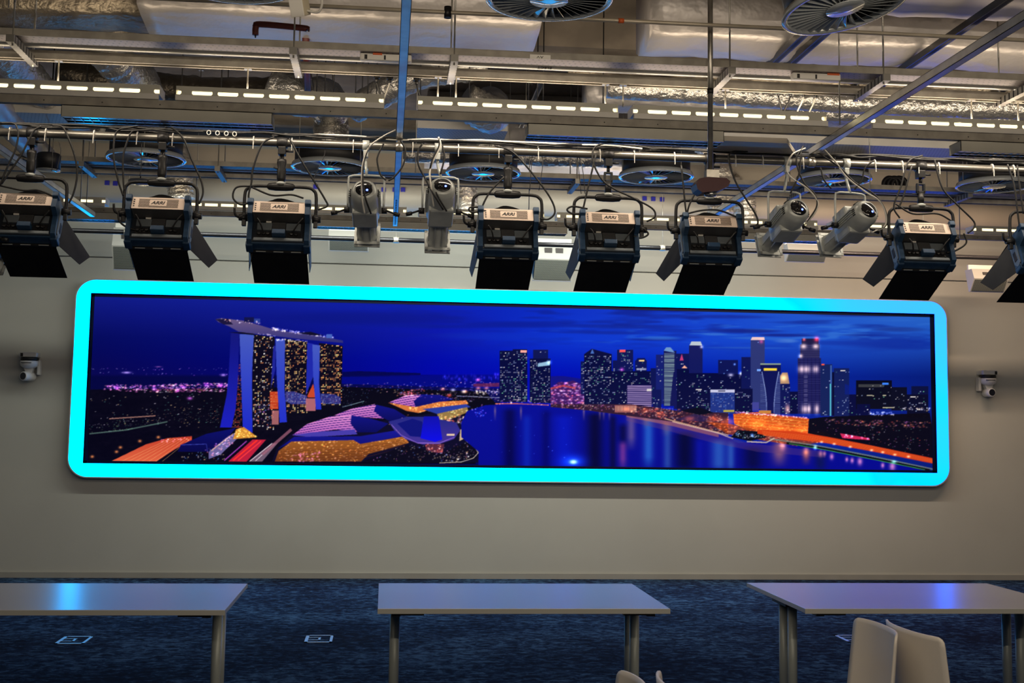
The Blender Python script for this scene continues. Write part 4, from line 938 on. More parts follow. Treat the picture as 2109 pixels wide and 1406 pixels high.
# wide punched white tray further back
for x0, x1, nm in ((-4.5, -1.05, 'left length'), (.18, .84, 'short length behind the blue strut'), (1.1, 2.1, 'middle length'), (2.3, 4.4, 'right length')):
    t = empty('cable_tray', ((x0 + x1) / 2, 9.0, 3.74)); tag(t, 'wide white punched tray above the lighting pipe, ' + nm, 'cable tray', 'wide white punched trays')
    h = (x1 - x0) / 2
    MB().mat(MT['perf_white']).b2(-h, h, -.16, .16, -.011, -.009).build('punched_base', t)
    MB().mat(MT['white_metal']).b2(-h, h, -.163, -.16, -.012, .05).b2(-h, h, .16, .163, -.012, .05).build('side_flange', t)
# concrete downstand, ducts
mb = MB().mat(MT['slab']).b2(XL, XR, 8.0, 8.25, 4.12, WZ); struct(mb.build('trim_2'))
def rect_duct(name, label, x0, x1, y0, y1, z0, z1, m, sag=.02, seams=3, seed=1, g='foil-wrapped rectangular ducts'):
    rnd = random.Random(seed); nx, ny = int((x1 - x0) * 10) + 2, 7
    mb = MB().mat(m); ring = []
    V = lambda x, y, z: mb.bm.verts.new((x, y, z)); rows = []
    prof = [(y0, z1), (y0, (z0 + z1) / 2), (y0, z0)] + [(y0 + (y1 - y0) * k / ny, z0) for k in range(1, ny)] + [(y1, z0), (y1, (z0 + z1) / 2), (y1, z1)]
    for i in range(nx + 1):
        x = x0 + (x1 - x0) * i / nx; row = []
        for k, (py, pz) in enumerate(prof):
            e_ = math.sin(PI * max(0, min(1, (py - y0) / (y1 - y0)))) if abs(pz - z0) < 1e-6 else 0
            row.append(V(x, py + rnd.uniform(-1, 1) * .008, pz - e_ * sag * (.6 + .8 * abs(math.sin(x * 2.3 + seed))) + rnd.uniform(-1, 1) * .007))
        rows.append(row)
    fs = [mb.bm.faces.new((rows[i][k], rows[i + 1][k], rows[i + 1][k + 1], rows[i][k + 1])) for i in range(nx) for k in range(len(prof) - 1)]
    fs += [mb.bm.faces.new(rows[0]), mb.bm.faces.new(rows[-1][::-1])]; fs += [mb.bm.faces.new((rows[i][0], rows[i][-1], rows[i + 1][-1], rows[i + 1][0])) for i in range(nx)]
    mb._tag(fs, True)
    return thing_mesh(mb, name, label, 'duct', g)
rect_duct('foil_duct', 'wide smooth foil-wrapped duct with blue sheen at top left centre', -1.47, .86, 7.02, 7.85, 3.95, 4.3, MT['foil_soft'], .035, seed=2)
rect_duct('foil_duct', 'wide foil-wrapped duct across the top right behind the round diffuser', 1.52, 5.6, 7.0, 7.5, 3.93, 4.3, MT['foil_soft'], .05, seed=5)
rect_duct('foil_duct', 'low sagging foil-wrapped duct behind the far middle diffusers', .30, 2.15, 10.6, 11.3, 3.93, 4.49, MT['foil_soft'], .06, seed=9)
rect_duct('foil_duct', 'foil-wrapped duct above the right lit luminaire', 2.9, 5.6, 8.4, 8.8, 3.82, 4.1, MT['foil'], .03, seed=14)
rect_duct('foil_duct', 'pale foil-wrapped duct above the middle lit luminaire', 1.35, 2.75, 8.35, 8.6, 3.84, 4.1, MT['foil_soft'], .03, seed=15)
rect_duct('brown_duct', 'brown dusty foil-wrapped duct at the upper left', -3.6, -1.54, 7.5, 7.9, 4.05, 4.35, MT['foil_old'], .03, seed=4)
rect_duct('brown_duct', 'brown dusty wrapped duct behind the top right foil duct', 1.2, 6.5, 8.26, 8.34, 3.98, 4.4, MT['foil_old'], .02, seed=8)
rect_duct('painted_duct', 'shallow beige duct along the top edge at right', 2.2, 6.5, 5.9, 6.6, 3.95, 4.2, MT['beige_duct'], .004, seed=12)
def flex(label, pts, r, m='foil', seed=0, rib=.05, seg=20, name='flexible_duct', g='crinkled flexible foil ducts'):
    rnd = random.Random(seed); P = spline(pts, 14); rad = [r * (1 + rib * rnd.uniform(-1, 1)) for _ in P]
    mb = MB().mat(MT[m]).tube(P, r, seg, True, rad, .045, rnd)
    return thing_mesh(mb, name, label, 'duct', g)
flex('shiny flexible duct slanting at the left edge above the near luminaires', [atY(-60, 60, 7.7), atY(20, 120, 8.1), atY(90, 190, 8.8), atY(190, 262, 9.6)], .115, seed=1)
flex('second flexible duct at left, reflecting the blue screen', [atY(-90, 140, 8.1), atY(-20, 205, 8.6), atY(40, 275, 9.4), atY(95, 330, 10.3)], .10, 'foil_soft', seed=2)
flex('crinkled flexible elbow above the left far diffuser', [atY(210, 100, 8.2), atY(262, 150, 8.5), atY(290, 165, 9.25), Vector((-1.875, 9.6, 3.99)), Vector((-1.875, 9.6, 3.74))], .125, seed=3)
flex('long dull flexible duct behind the second luminaire', [atY(120, 150, 9.9), atY(300, 178, 9.95), atY(450, 190, 9.95), atY(640, 188, 9.95)], .12, 'foil_old', seed=4)
flex('crinkled flexible elbow dropping to the diffuser left of the blue strut', [atY(560, 175, 8.6), atY(620, 200, 8.6), atY(668, 200, 9.2), Vector((-.483, 9.64, 3.99)), Vector((-.483, 9.64, 3.74))], .14, seed=5)
flex('shiny flexible duct slanting up behind the blue strut', [atY(730, 225, 8.7), atY(800, 185, 8.5), atY(880, 150, 8.4), atY(1000, 135, 8.4)], .10, seed=6)
flex('crinkled flexible elbow dropping to the diffuser above the fourth black lamp', [atY(960, 210, 8.5), atY(1010, 235, 8.6), atY(1010, 215, 9.25), Vector((.727, 9.65, 3.99)), Vector((.727, 9.65, 3.74))], .135, seed=7)
flex('crinkled flexible duct dropping to the diffuser left of the dark pole', [atY(1340, 225, 8.80), atY(1385, 240, 8.95), atY(1370, 225, 9.2), Vector((2.10, 9.55, 3.99)), Vector((2.10, 9.55, 3.74))], .13, seed=8)
flex('crinkled flexible elbow right of the slanting strut', [atY(1655, 222, 9.02), atY(1690, 228, 9.05), atY(1722, 235, 9.2), Vector((3.519, 9.42, 3.99)), Vector((3.519, 9.42, 3.74))], .14, seed=9)
flex('crinkled flexible duct at right above the lighting pipe', [atY(1880, 238, 9.02), atY(1950, 262, 9.02), atY(2010, 262, 9.2), Vector((4.87, 9.43, 3.99)), Vector((4.87, 9.43, 3.74))], .15, seed=10)
flex('thin shiny flexible duct across the upper right', [atY(1250, 180, 8.14), atY(1500, 195, 8.14), atY(1800, 215, 8.14), atY(2140, 225, 8.14)], .075, seed=11)
flex('brown crumpled flexible duct at the top left', [atY(20, 22, 8.4), atY(120, 26, 8.3), atY(200, 45, 8.2), atY(290, 75, 8.2)], .11, 'foil_old', seed=12)
flex('crumpled foil lining hanging over the far middle duct', [atY(830, 318, 10.5), atY(950, 322, 10.5), atY(1100, 326, 10.5), atY(1250, 330, 10.5)], .07, seed=13)
for px, py0, py1, r_, nm in ((367, 330, 410, .12, 'behind the second black lamp'), (958, 365, 436, .10, 'left of the fourth black lamp'), (1478, 330, 440, .13, 'behind the dark red ceiling unit'), (1530, 410, 455, .11, 'behind the sixth black lamp')):
    yy_ = 11.9 if px == 1530 else 11.6
    flex('upright crinkled foil duct in front of the far wall, ' + nm, [atY(px - 30, py0 - 40, yy_), atY(px, py0, yy_), atY(px + 4, (py0 + py1) / 2, yy_), atY(px + 6, py1, yy_)], r_, seed=int(px))
# painted round duct along the far wall with blue end caps
a = atY(800, 403, 12.25)
rd = empty('round_duct', (1, 12.25, a.z)); tag(rd, 'large pale round duct along the top of the far wall', 'duct')
MB().mat(MT['beige_duct']).cyl((-7.5, 0, 0), (8, 0, 0), .155, seg=36).build('tube', rd)
for px, py in ((221, 377), (238, 378), (790, 391), (813, 391), (830, 391), (1327, 409), (1345, 410), (1363, 411), (650, 385)):
    p = atY(px, py, 12.1); MB().mat(MT['blue_cap']).b2(p.x - 1 - .022, p.x - 1 + .022, -.17, -.13, p.z - a.z - .022, p.z - a.z + .022, .004).build('blue_cap', rd)
thing_mesh(MB().mat(MT['beige_duct']).b2(-6, 8.4, 11.9, 12.0, 4.02, 4.2), 'wall_trunking', 'pale trunking above the round duct on the far wall', 'trunking')
# thin sprinkler pipe at the top
p0, p1 = atZ(240, 6, 3.75), atZ(2109, 70, 3.75)
sp_ = empty('sprinkler_pipe', (1, (p0.y + p1.y) / 2, 3.75)); tag(sp_, 'thin cream pipe crossing the very top of the picture', 'pipe')
MB().mat(MT['copper']).cyl((-4.5, 0, 0), (6, 0, 0), .011, seg=12).build('tube', sp_)
q = atZ(1283, 34, 3.75); MB().mat(MT['orange']).cyl((q.x - 1 - .012, 0, 0), (q.x - 1 + .018, 0, 0), .0135, seg=12).build('coupling', sp_)
q = atZ(925, 8, 3.75); MB().mat(MT['black']).cyl((q.x - 1, 0, -.03), (q.x - 1, 0, .03), .02, seg=12).build('pipe_clamp', sp_)
# dark red pipe drop with sprinkler head
ry = 6.9; A_ = [atY(526, 72, ry), atY(527, 56, ry), atY(536, 50, ry), atY(625, 58, ry), atY(632, 62, ry)]
rp_ = empty('red_sprinkler_pipe', (0, 0, 0)); tag(rp_, 'short dark red pipe with a black sprinkler head, left of the cream box', 'pipe')
MB().mat(MT['red_pipe']).tube(spline(A_, 5), .018, 12).build('tube', rp_)
MB().mat(MT['black']).cyl(atY(526, 70, ry), atY(526, 78, ry), .007, .003, seg=10).build('sprinkler_head', rp_)
thing_mesh(MB().mat(MT['red_pipe']).tube([atY(624, 30, 7.4), atY(630, 80, 7.4), atY(634, 190, 7.9)], .022, 12), 'red_riser_pipe', 'dark red pipe rising behind the cream box', 'pipe')
# cream box with looped cable
bx = atY(618, 14, 5.6); r = empty('junction_box', bx, (math.radians(24), 0, math.radians(-24))); tag(r, 'cream plastic junction box with a looped cable at the top edge', 'junction box')
MB().mat(MT['beige_box']).b2(-.034, .034, -.034, .034, -.042, .05, .006).build('box_body', r); MB().mat(MT['inner_white']).b2(-.034, .034, -.039, -.035, -.042, .05, .003).build('lid', r)
MB().mat(MT['white_cable']).tube(spline([(.03, 0, -.02), (.09, 0, -.03), (.115, 0, .02), (.09, 0, .07), (.05, 0, .10)], 6), .006, 8).build('looped_cable', r)
# dark drop pole with its red unit
pz = 6.5; tp = atY(1457, -60, pz); bt = atY(1463, 352, pz)
r = empty('drop_pole', (bt.x, pz, bt.z)); tag(r, 'dark vertical drop pole hanging from the ceiling', 'pole')
MB().mat(MT['galv']).cyl((0, 0, 0), (0, 0, WZ - bt.z), .0145, seg=16).build('tube', r)
MB().mat(MT['black']).cyl((0, 0, .43), (0, 0, .46), .017, seg=16).build('coupler', r)
r = empty('ceiling_sensor', (bt.x, pz, bt.z - .02)); tag(r, 'dark red faceted glossy unit at the bottom of the drop pole', 'ceiling unit')
MB().mat(MT['galv']).b2(-.028, .042, -.03, .03, -.025, .022).build('mounting_block', r)
MB().mat(MT['red_plastic']).prism([(-.095, -.065), (-.075, -.035), (-.03, -.025), (.075, -.028), (.095, -.045), (.085, -.072), (.03, -.10), (-.06, -.112), (-.085, -.095)], -.06, .06, 'Y').build('faceted_shell', r)
MB().mat(MT['chrome']).lathe([(.0, -.125), (.03, -.12), (.04, -.105)], (.0, 0, .0), seg=20).build('lens_ring', r)
# twin plugs and cables under the upper beam
for px, py, nm in ((776, 158, 'left of the blue strut'), (803, 160, 'at the blue strut'), (858, 163, 'right of the blue strut'), (1603, 187, 'first of four at right'), (1628, 188, 'second of four at right'), (1655, 189, 'third of four at right'), (1680, 190, 'fourth of four at right')):
    c = atY(px, py, 6.98); r = empty('plug_connector', c); tag(r, 'black plug with cable under the upper beam, ' + nm, 'plug', 'black plugs under the beam')
    MB().mat(MT['black']).b2(-.018, .018, -.015, .015, -.01, .02, .003).cyl((0, 0, -.03), (0, 0, -.01), .008, .013, seg=10).build('plug_body', r)
    s = 1 if px in (776, 1603, 858) else -1
    MB().mat(MT['white_cable'] if px in (803, 1655, 1680) else MT['rubber']).tube(spline([(0, 0, -.03), (s * .012, .01, -.07), (s * .03, .03, -.12), (s * .035, .05, -.2)], 5), .005, 8).build('cable', r)
for px, py, nm in ((795, 106, 'left one by the blue strut'), (1680, 141, 'right one with an orange end')):
    c = atY(px, py, 6.60); c.z = 3.578; r = empty('socket_strip', c); tag(r, 'pale socket strip hung under the near cable tray, ' + nm, 'socket strip')
    MB().mat(MT['inner_white']).b2(-.14, .14, -.02, .03, -.028, .01, .01).build('housing', r)
    MB().mat(MT['black']).b2(-.115, -.1, -.022, -.019, -.024, .0).b2(-.01, .0, -.022, -.019, -.024, .0).build('dark_band', r); MB().mat(MT['orange']).b2(-.07 if px < 1000 else .06, -.02 if px < 1000 else .13, -.023, -.02, -.0, .012).build('orange_mark', r)

# ---------------- swirl diffusers ----------------
def diffuser():
    r = empty('swirl_diffuser')
    MB().mat(MT['drum']).lathe([(.0, .16), (.272, .16), (.272, .035), (.255, .03)], seg=40).build('drum', r)
    MB().mat(MT['diff_white']).lathe([(.268, .036), (.290, .036), (.303, .006), (.300, .0), (.276, .0), (.270, .012), (.268, .036)], seg=56).build('outer_ring', r)
    MB().mat(MT['drum']).lathe([(.0, .028), (.268, .028)], seg=40).build('dark_interior', r)
    v = MB().mat(MT['diff_white'])
    for k in range(36):
        a = 2 * PI * k / 36; q = Matrix.Rotation(a, 3, 'Z')
        c = [Vector((.085, -.010, .003)), Vector((.272, -.006, .003)), Vector((.272, .022, .024)), Vector((.085, .002, .020))]
        v.slab4([q @ x for x in c], .0015)
    v.build('swirl_vane', r)['kind'] = 'stuff'
    MB().mat(MT['diff_white']).lathe([(.0, -.002), (.03, -.002), (.09, -.002), (.093, .004), (.0, .006)], seg=36).build('centre_disc', r)
    for a in (35, 155, 275):
        q = Matrix.Rotation(math.radians(a), 3, 'Z'); MB().mat(MT['galv_light']).cyl(q @ Vector((.272, 0, .03)), q @ Vector((.272, 0, .9)), .004, seg=8).build('hanger_wire', r)
    return r
proto = diffuser()
DP = [(-1.875, 9.56, .04, 'leftmost far round diffuser, above the second black lamp'), (-.483, 9.64, 1.0, 'far round diffuser left of the blue strut'), (.727, 9.65, 2.1, 'far round diffuser above the fourth black lamp'), (2.103, 9.55, .5, 'far round diffuser left of the dark red unit'),
      (3.519, 9.42, 1.7, 'far round diffuser above the slanted white spotlights'), (4.87, 9.43, 2.6, 'rightmost far round diffuser'),
      (.726, 5.66, .3, 'large near round diffuser at the top centre'), (2.136, 5.56, 1.2, 'large near round diffuser at the top right'), (-.744, 5.62, 2.2, 'near round diffuser just showing at the top left')]
for i, (x, y, rz, lab) in enumerate(DP):
    o = proto if i == 0 else copy_tree(proto)
    o.location = (x, y, 3.568 if y > 8 else 3.6); o.rotation_euler = (0, 0, rz); tag(o, lab + ', black drum with radial vanes', 'air diffuser', 'round swirl air diffusers')
    if i == 7: o.rotation_euler = (math.radians(-6), math.radians(-10), 0); o.location = atY(1741, 18, 5.5)
for px, py, Y, rr, hh, nm in ((100, 333, 9.2, .085, .12, 'black drum-shaped pendant speaker beside the leftmost lamp stem'), (289, 374, 10.6, .10, .03, 'shallow round ceiling speaker glimpsed inside the second lamp yoke')):
    c = atY(px, py, Y); r = empty('pendant_speaker', c); tag(r, nm, 'speaker')
    MB().mat(MT['drum'] if hh > .1 else MT['white_metal']).lathe([(0, hh / 2), (rr * .9, hh / 2), (rr, hh / 2 - .01), (rr, -hh / 2)], seg=30).build('drum', r)
    MB().mat(MT['diff_white']).lathe([(rr, -hh / 2), (rr * 1.06, -hh / 2 - .004), (rr * .6, -hh / 2 - .012), (0, -hh / 2 - .014)], seg=30).build('grille', r)
    MB().mat(MT['black']).cyl((0, 0, hh / 2), (0, 0, WZ - c.z), .005, seg=8).build('hanging_cable', r)

# ---------------- far pipe and wall speakers ----------------
pz_ = atY(940, 498, 11.5).z
r = empty('lighting_pipe', (1, 11.5, pz_)); tag(r, 'thin dark far pipe running in front of the wall above the screen', 'pipe')
MB().mat(MT['tube_black']).cyl((-7.5, 0, 0), (8, 0, 0), .022, seg=18).build('tube', r)
for x in (-5, -2.4, .06, 2.6, 5.2):
    MB().mat(MT['galv_light']).cyl((x - 1 + .0, 0, 0), (x - 1, 0, WZ - pz_), .004, seg=8).cyl((x - 1, 0, -.025), (x - 1, 0, .025), .03, seg=12).build('hanger', r)
def wall_speaker(px0, py0, px1, py1, Y, label, big, yaw=0.0):
    a, b_ = atY(px0, py0, Y), atY(px1, py1, Y); w_ = b_.x - a.x; h = a.z - b_.z; cx = (a.x + b_.x) / 2
    r = empty('wall_speaker', (cx, Y, b_.z), (0, 0, yaw)); tag(r, label, 'speaker', 'perforated pale speakers by the wall')
    # case: upper part plain, lower part a grille sloping back and down
    gh = h * .55; d = .20 if big else .16
    c = MB().mat(MT['speaker']); c.prism([(0, gh), (.05, h), (d, h), (.125, 0), (.10, 0)], -w_ / 2, w_ / 2, 'X'); c.build('case', r)
    L_ = math.hypot(.10, gh); ang = math.atan2(.10, gh)
    g = MB().mat(MT['perf_black']).b2(-w_ / 2 + .012, w_ / 2 - .012, -.004, .0, .012, L_ - .012).build('grille', r); g.location = (0, .10, 0); g.rotation_euler = (ang, 0, 0)
    if big:
        MB().mat(MT['label_dark']).b2(-w_ * .22, -w_ * .03, .018, .03, gh + h * .12, gh + h * .3).b2(w_ * .06, w_ * .25, .018, .03, gh + h * .12, gh + h * .3).build('rear_port', r)
    else: MB().mat(MT['black']).b2(-w_ / 2 + .02, -w_ / 2 + .035, .088, .1, .11, .125).build('badge', r)
    MB().mat(MT['white_metal']).b2(-w_ / 2, w_ / 2, .12, .15, h, h + .05).build('bracket', r)
    return r
wall_speaker(232, 466, 292, 554, 11.9, 'pale speaker with perforated front half hidden by the second black lamp', True)
wall_speaker(677, 472, 759, 515, 11.9, 'wide pale speaker with dark grille left of the first white spotlight', False)
wall_speaker(1100, 497, 1180, 577, 11.9, 'tall pale speaker between the two middle black lamps', True)
wall_speaker(1624, 500, 1706, 538, 11.9, 'wide pale speaker behind the slanted white spotlights', False)
wall_speaker(2006, 552, 2078, 600, 11.9, 'pale speaker behind the barn door at the right edge', True)

# ---------------- near lighting pipe ----------------
PIPE_Y, PIPE_Z = 7.2, 3.214
def pipe_py(px): return 265 + (343 - 265) * px / 2109.0
pipe = empty('lighting_pipe', (1, PIPE_Y, PIPE_Z)); tag(pipe, 'long steel tube across the whole picture that carries the stage lamps', 'pipe')
MB().mat(MT['tube_steel']).cyl((-8, 0, 0), (8, 0, 0), .0245, seg=24).build('tube', pipe)
for x in (-2.46, .043, 2.55):
    mb = MB().mat(MT['galv']).cyl((x - 1 - .02, 0, 0), (x - 1 + .02, 0, 0), .031, seg=16).b2(x - 1 - .012, x - 1 + .012, -.03, .03, .02, .042); mb.build('pipe_clamp', pipe)
for px in (22, 96, 195, 284, 357, 523, 602, 728, 850, 944, 1027, 1108, 1235, 1305, 1388, 1513, 1569, 1652, 1800, 1856, 1888, 1931, 2042, 2085):
    x = atY(px, pipe_py(px), PIPE_Y).x - 1
    MB().mat(MT['zip']).lathe([(.0265, -.003), (.029, -.003), (.029, .003), (.0265, .003)], (x, 0, .004), 'X', 14).b2(x - .002, x + .002, -.032, -.028, -.05, -.01).build('zip_tie', pipe)
def in_root(r, mb, name):
    o = mb.build(name, r); o.location = -Vector(r.location); return o
def cab(pts, rad=.0055, Y=7.14, m='rubber', jit=0.0, rnd=None):
    P = []
    for i, p in enumerate(pts):
        y = Y + (p[2] if len(p) > 2 else 0); P.append(atY(p[0], p[1], y))
    return MB().mat(MT[m]).tube(spline(P, 7), rad, 8)
rr = random.Random(12)
for k, (a, b_, nm, amp) in enumerate(((-40, 700, 'black cable bundle lying along the left third of the lighting pipe', 4), (560, 1330, 'black cable bundle lying along the middle of the lighting pipe', 4), (1230, 2150, 'black cable bundle lying along the right part of the lighting pipe', 4))):
    r = empty('cable_bundle', atY((a + b_) / 2, pipe_py((a + b_) / 2) - 9, 7.18)); tag(r, nm, 'cable')
    for j in range(3):
        pts = []; px = a
        while px <= b_:
            pts.append((px, pipe_py(px) - 8 - j * 1.2 + rr.uniform(-amp, amp) * .9, rr.uniform(-.01, .02))); px += rr.uniform(38, 80)
        in_root(r, cab(pts, .0058, 7.18, 'rubber' if j < 2 or k != 1 else 'white_cable'), 'cable')

# ---------------- soft panel lamps ----------------
TILT = math.radians(29)
def soft_panel(cx, label, flare, cables, variant=0, tilt=TILT, yaw=0.0):
    c = atY(cx, pipe_py(cx), PIPE_Y); loc = Vector((c.x, PIPE_Y, PIPE_Z))
    r = empty('soft_panel_lamp', loc); tag(r, label, 'stage light', 'black and blue soft panel lamps with barn doors')
    k = MT['black']
    MB().mat(k).lathe([(.0255, -.03), (.034, -.03), (.034, .03), (.0255, .03)], (0, 0, 0), 'X', 18).b2(-.022, .022, -.03, .03, -.075, -.028, .004).cyl((.02, 0, -.05), (.065, 0, -.05), .007, seg=8).build('pipe_clamp', r)
    st = MB().mat(k)
    if variant == 0: st.cyl((0, 0, -.07), (0, 0, -.13), .013, seg=14).lathe([(.026, -.10), (.028, -.12), (.022, -.15), (.026, -.16), (.026, -.215), (.02, -.235)], seg=18).cyl((-.045, -.01, -.15), (-.02, -.01, -.16), .005, seg=8)
    else:
        st.cyl((0, 0, -.07), (0, 0, -.11), .010, seg=14).b2(-.026, .026, -.012, .012, -.118, -.106, .003).b2(-.026, -.015, -.012, .012, -.165, -.115).b2(.015, .026, -.012, .012, -.165, -.115).b2(-.026, .026, -.012, .012, -.172, -.155, .003).cyl((0, 0, -.17), (0, 0, -.235), .020, seg=16).cyl((-.055, 0, -.175), (-.02, 0, -.175), .004, seg=8)
    st.build('spigot', r)
    MB().mat(MT['spot_white']).lathe([(.018, -.232), (.03, -.238), (.03, -.25), (.02, -.254)], seg=18).build('swivel_collar', r)
    # yoke
    W_, zb, zp = .205, -.262, -.45
    pts = [(-W_ + .004, 0, zp - .05), (-W_, 0, zp), (-W_, 0, zb - .055), (-W_ + .016, 0, zb - .016), (-W_ + .06, 0, zb), (0, 0, zb), (W_ - .06, 0, zb), (W_ - .016, 0, zb - .016), (W_, 0, zb - .055), (W_, 0, zp), (W_ - .004, 0, zp - .05)]
    yk = MB().mat(k).tube(spline(pts, 5), .0095, 12); yk.build('yoke', r)
    MB().mat(k).lathe([(.0095, -.08), (.02, -.07), (.024, -.03), (.024, .03), (.02, .07), (.0095, .08)], (0, 0, zb), 'X', 18).build('yoke_grip', r)
    for s in (-1, 1):
        MB().mat(k).cyl((s * .185, 0, zp), (s * .235, 0, zp), .022, .018, seg=14).b2(s * .205 - .012, s * .205 + .012, -.014, .014, zp - .05, zp + .03, .004).build('tilt_lock', r)
    MB().mat(k).tube(spline([(-.235, 0, zp), (-.255, -.01, zp + .015), (-.26, -.015, zp + .055)], 4), .007, 8).build('tilt_lever', r)
    # head, tilted down and forward
    h = empty('lamp_head', (0, 0, zp - .055), (-tilt, 0, yaw)); h.parent = r
    bl = MT['lamp_blue']
    MB().mat(bl).b2(-.160, .160, -.02, .05, -.13, .10, .008).build('housing', h)
    for s in (-1, 1):
        mb = MB().mat(bl); mb.prism([(-.128, .005), (-.128, .10), (.055, .105), (.055, -.135), (.0, -.135), (-.045, -.12), (-.055, -.06), (-.06, -.01), (-.10, .0)], s * .149, s * .176, 'X'); mb.box((s * .163, -.115, .09), (.036, .05, .035), None, .006).box((s * .163, .02, -.125), (.042, .07, .035), None, .008).build('side_bracket', h)
        mb = MB().mat(MT['lamp_silver']); mb.prism([(-.03, .05), (.04, .05), (.045, -.08), (.015, -.115), (-.02, -.10)], s * .176, s * .181, 'X'); mb.mat(MT['label_dark']).b2(s * .181, s * .183, .0, .03, -.07, -.01); mb.build('side_panel', h)
    tb = MB().mat(MT['lamp_silver']).b2(-.147, .147, -.115, -.02, .022, .100, .004).build('power_unit', h)
    MB().mat(MT['lamp_beige']).b2(-.147, .147, -.1175, -.1145, .020, .101).build('top_plate', tb)
    MB().mat(MT['vent_beige']).b2(-.108, .112, -.1190, -.1172, .031, .090).build('vent_panel', tb)
    lb = MB().mat(MT['lamp_beige']).b2(-.048, .048, -.1202, -.1188, .040, .082).build('name_plate', tb)
    text_mesh('lettering', 'ARRI', .030, MT['label_dark'], lb, (-.002, -.1206, .061), (PI / 2, 0, 0), sx=1.12, bold=True, shear=.3)
    mb = MB().mat(MT['label_dark'])
    for j in range(4): mb.b2(-.138, -.130, -.1184, -.1174, .034 + j * .015, .042 + j * .015)
    mb.build('status_marks', tb)
    MB().mat(MT['vent_dark']).b2(-.14, .14, -.109, -.03, .0185, .0218).build('vent_underside', tb)
    MB().mat(MT['lamp_dark']).b2(-.149, .149, -.0235, -.0195, -.12, .02).build('rear_recess', h)
    MB().mat(MT['lamp_silver']).b2(-.125, -.04, -.034, -.023, -.040, .010, .003).b2(.04, .125, -.034, -.023, -.040, .010, .003).b2(-.14, .14, -.036, -.023, -.118, -.098, .003).build('rear_panel', h)
    MB().mat(MT['vent_dark']).b2(-.038, .038, -.036, -.023, -.055, .012).build('vent_grille', h)
    MB().mat(bl).b2(-.035, .04, -.070, -.023, -.092, -.060, .004).build('control_box', h)
    for x0, x1, xs in ((-.125, -.045, (-.11, -.085, -.06)), (.05, .125, (.075, .10))):
        cp = MB().mat(MT['black']).b2(x0, x1, -.03, -.022, -.090, -.05).build('connector_plate', h)
        for x in xs: MB().mat(MT['black']).cyl((x, -.045, -.070), (x, -.030, -.070), .010, seg=10).build('connector', cp)
    MB().mat(MT['inner_white']).b2(-.075, -.045, -.038, -.03, .011, .018).build('rating_label', h)
    for pts in ([(-.12, -.10, -.01), (-.10, -.09, -.04), (-.085, -.045, -.07)], [(.14, -.10, .0), (.11, -.08, -.03), (.08, -.045, -.065)]):
        MB().mat(k).tube(spline(pts, 5), .0045, 8).build('link_cable', h)
    # barn doors
    bd = MT['matte_black']; fy = .05
    MB().mat(k).b2(-.168, .168, fy, fy + .012, -.14, -.12).b2(-.168, .168, fy, fy + .012, .09, .105).b2(-.168, -.15, fy, fy + .012, -.13, .10).b2(.15, .168, fy, fy + .012, -.13, .10).build('barn_door_frame', h)
    fl, a = .32, math.radians(-2)
    e = Vector((0, math.cos(a) * fl, -math.sin(a) * fl)); A_, B2 = Vector((-.163, fy + .012, -.135)), Vector((.163, fy + .012, -.135))
    MB().mat(bd).slab4([A_, B2, B2 + e, A_ + e], .003).build('barn_door', h)['label'] = 'matte black bottom flap'
    for x in (-.10, .0, .10): MB().mat(MT['spot_white']).b2(x - .028, x + .028, fy - .005, fy - .001, -.1400, -.1365).build('hinge_strip', h)
    e = Vector((0, math.cos(a) * .20, math.sin(a) * .20)); A_, B2 = Vector((-.163, fy + .012, .105)), Vector((.163, fy + .012, .105))
    MB().mat(bd).slab4([A_, B2, B2 + e, A_ + e], .003).build('barn_door', h)
    for s, dg in ((-1, flare[0]), (1, flare[1])):
        f = math.radians(dg); ln = .28
        A_, B2 = Vector((s * .170, fy + .012, .085)), Vector((s * .170, fy + .012, -.120)); d = Vector((s * math.sin(f), math.cos(f), 0))
        C_ = B2 + d * ln * .74; D_ = B2 + d * ln + Vector((0, 0, .105))
        MB().mat(MT['side_flap']).slab4([A_, B2, C_, D_], .003).build('barn_door', h)['label'] = 'black side flap with screen light painted in as dark grey'
    # coil of cable behind the head and safety wire
    MB().mat(MT['rubber']).tube(spline([(-.13, .0, zp + .05), (-.06, .03, zp + .10), (.04, .03, zp + .105), (.12, .0, zp + .06)], 6), .011, 10).tube(spline([(-.10, .02, zp + .06), (-.02, .05, zp + .118), (.09, .03, zp + .09), (.15, .0, zp + .03)], 6), .010, 8).build('coiled_cable', r)
    for cbl in cables:
        in_root(r, cab(cbl, .0056), 'power_cable')
    return r
soft_panel(68, 'black and blue soft panel lamp at the far left, partly cut off by the frame', (4, 25), [
    [(0, 253), (28, 254), (35.5, 264), (37.7, 277), (32.7, 305), (21, 332), (10, 356), (0, 382)], [(85, 260), (71, 268), (60, 287), (43, 320), (24, 348), (3, 379)],
    [(108, 258), (128, 261), (139, 280), (151, 311), (158, 341), (158, 369), (151, 399), (142, 418)], [(0, 382), (48, 392), (80, 392), (118, 408)]])
soft_panel(337, 'black and blue soft panel lamp second from left, under the leftmost far round diffuser', (0, 27), [
    [(290, 258), (270, 262), (240, 272), (234, 321), (243, 370), (254, 404)], [(275, 268), (266, 281), (254, 321), (254, 370), (256, 392)],
    [(340, 262), (354, 263), (378, 286), (395, 329), (413.5, 370), (418, 397), (410, 420)], [(243, 436), (246, 455), (262, 468), (290, 476), (320, 482)]])
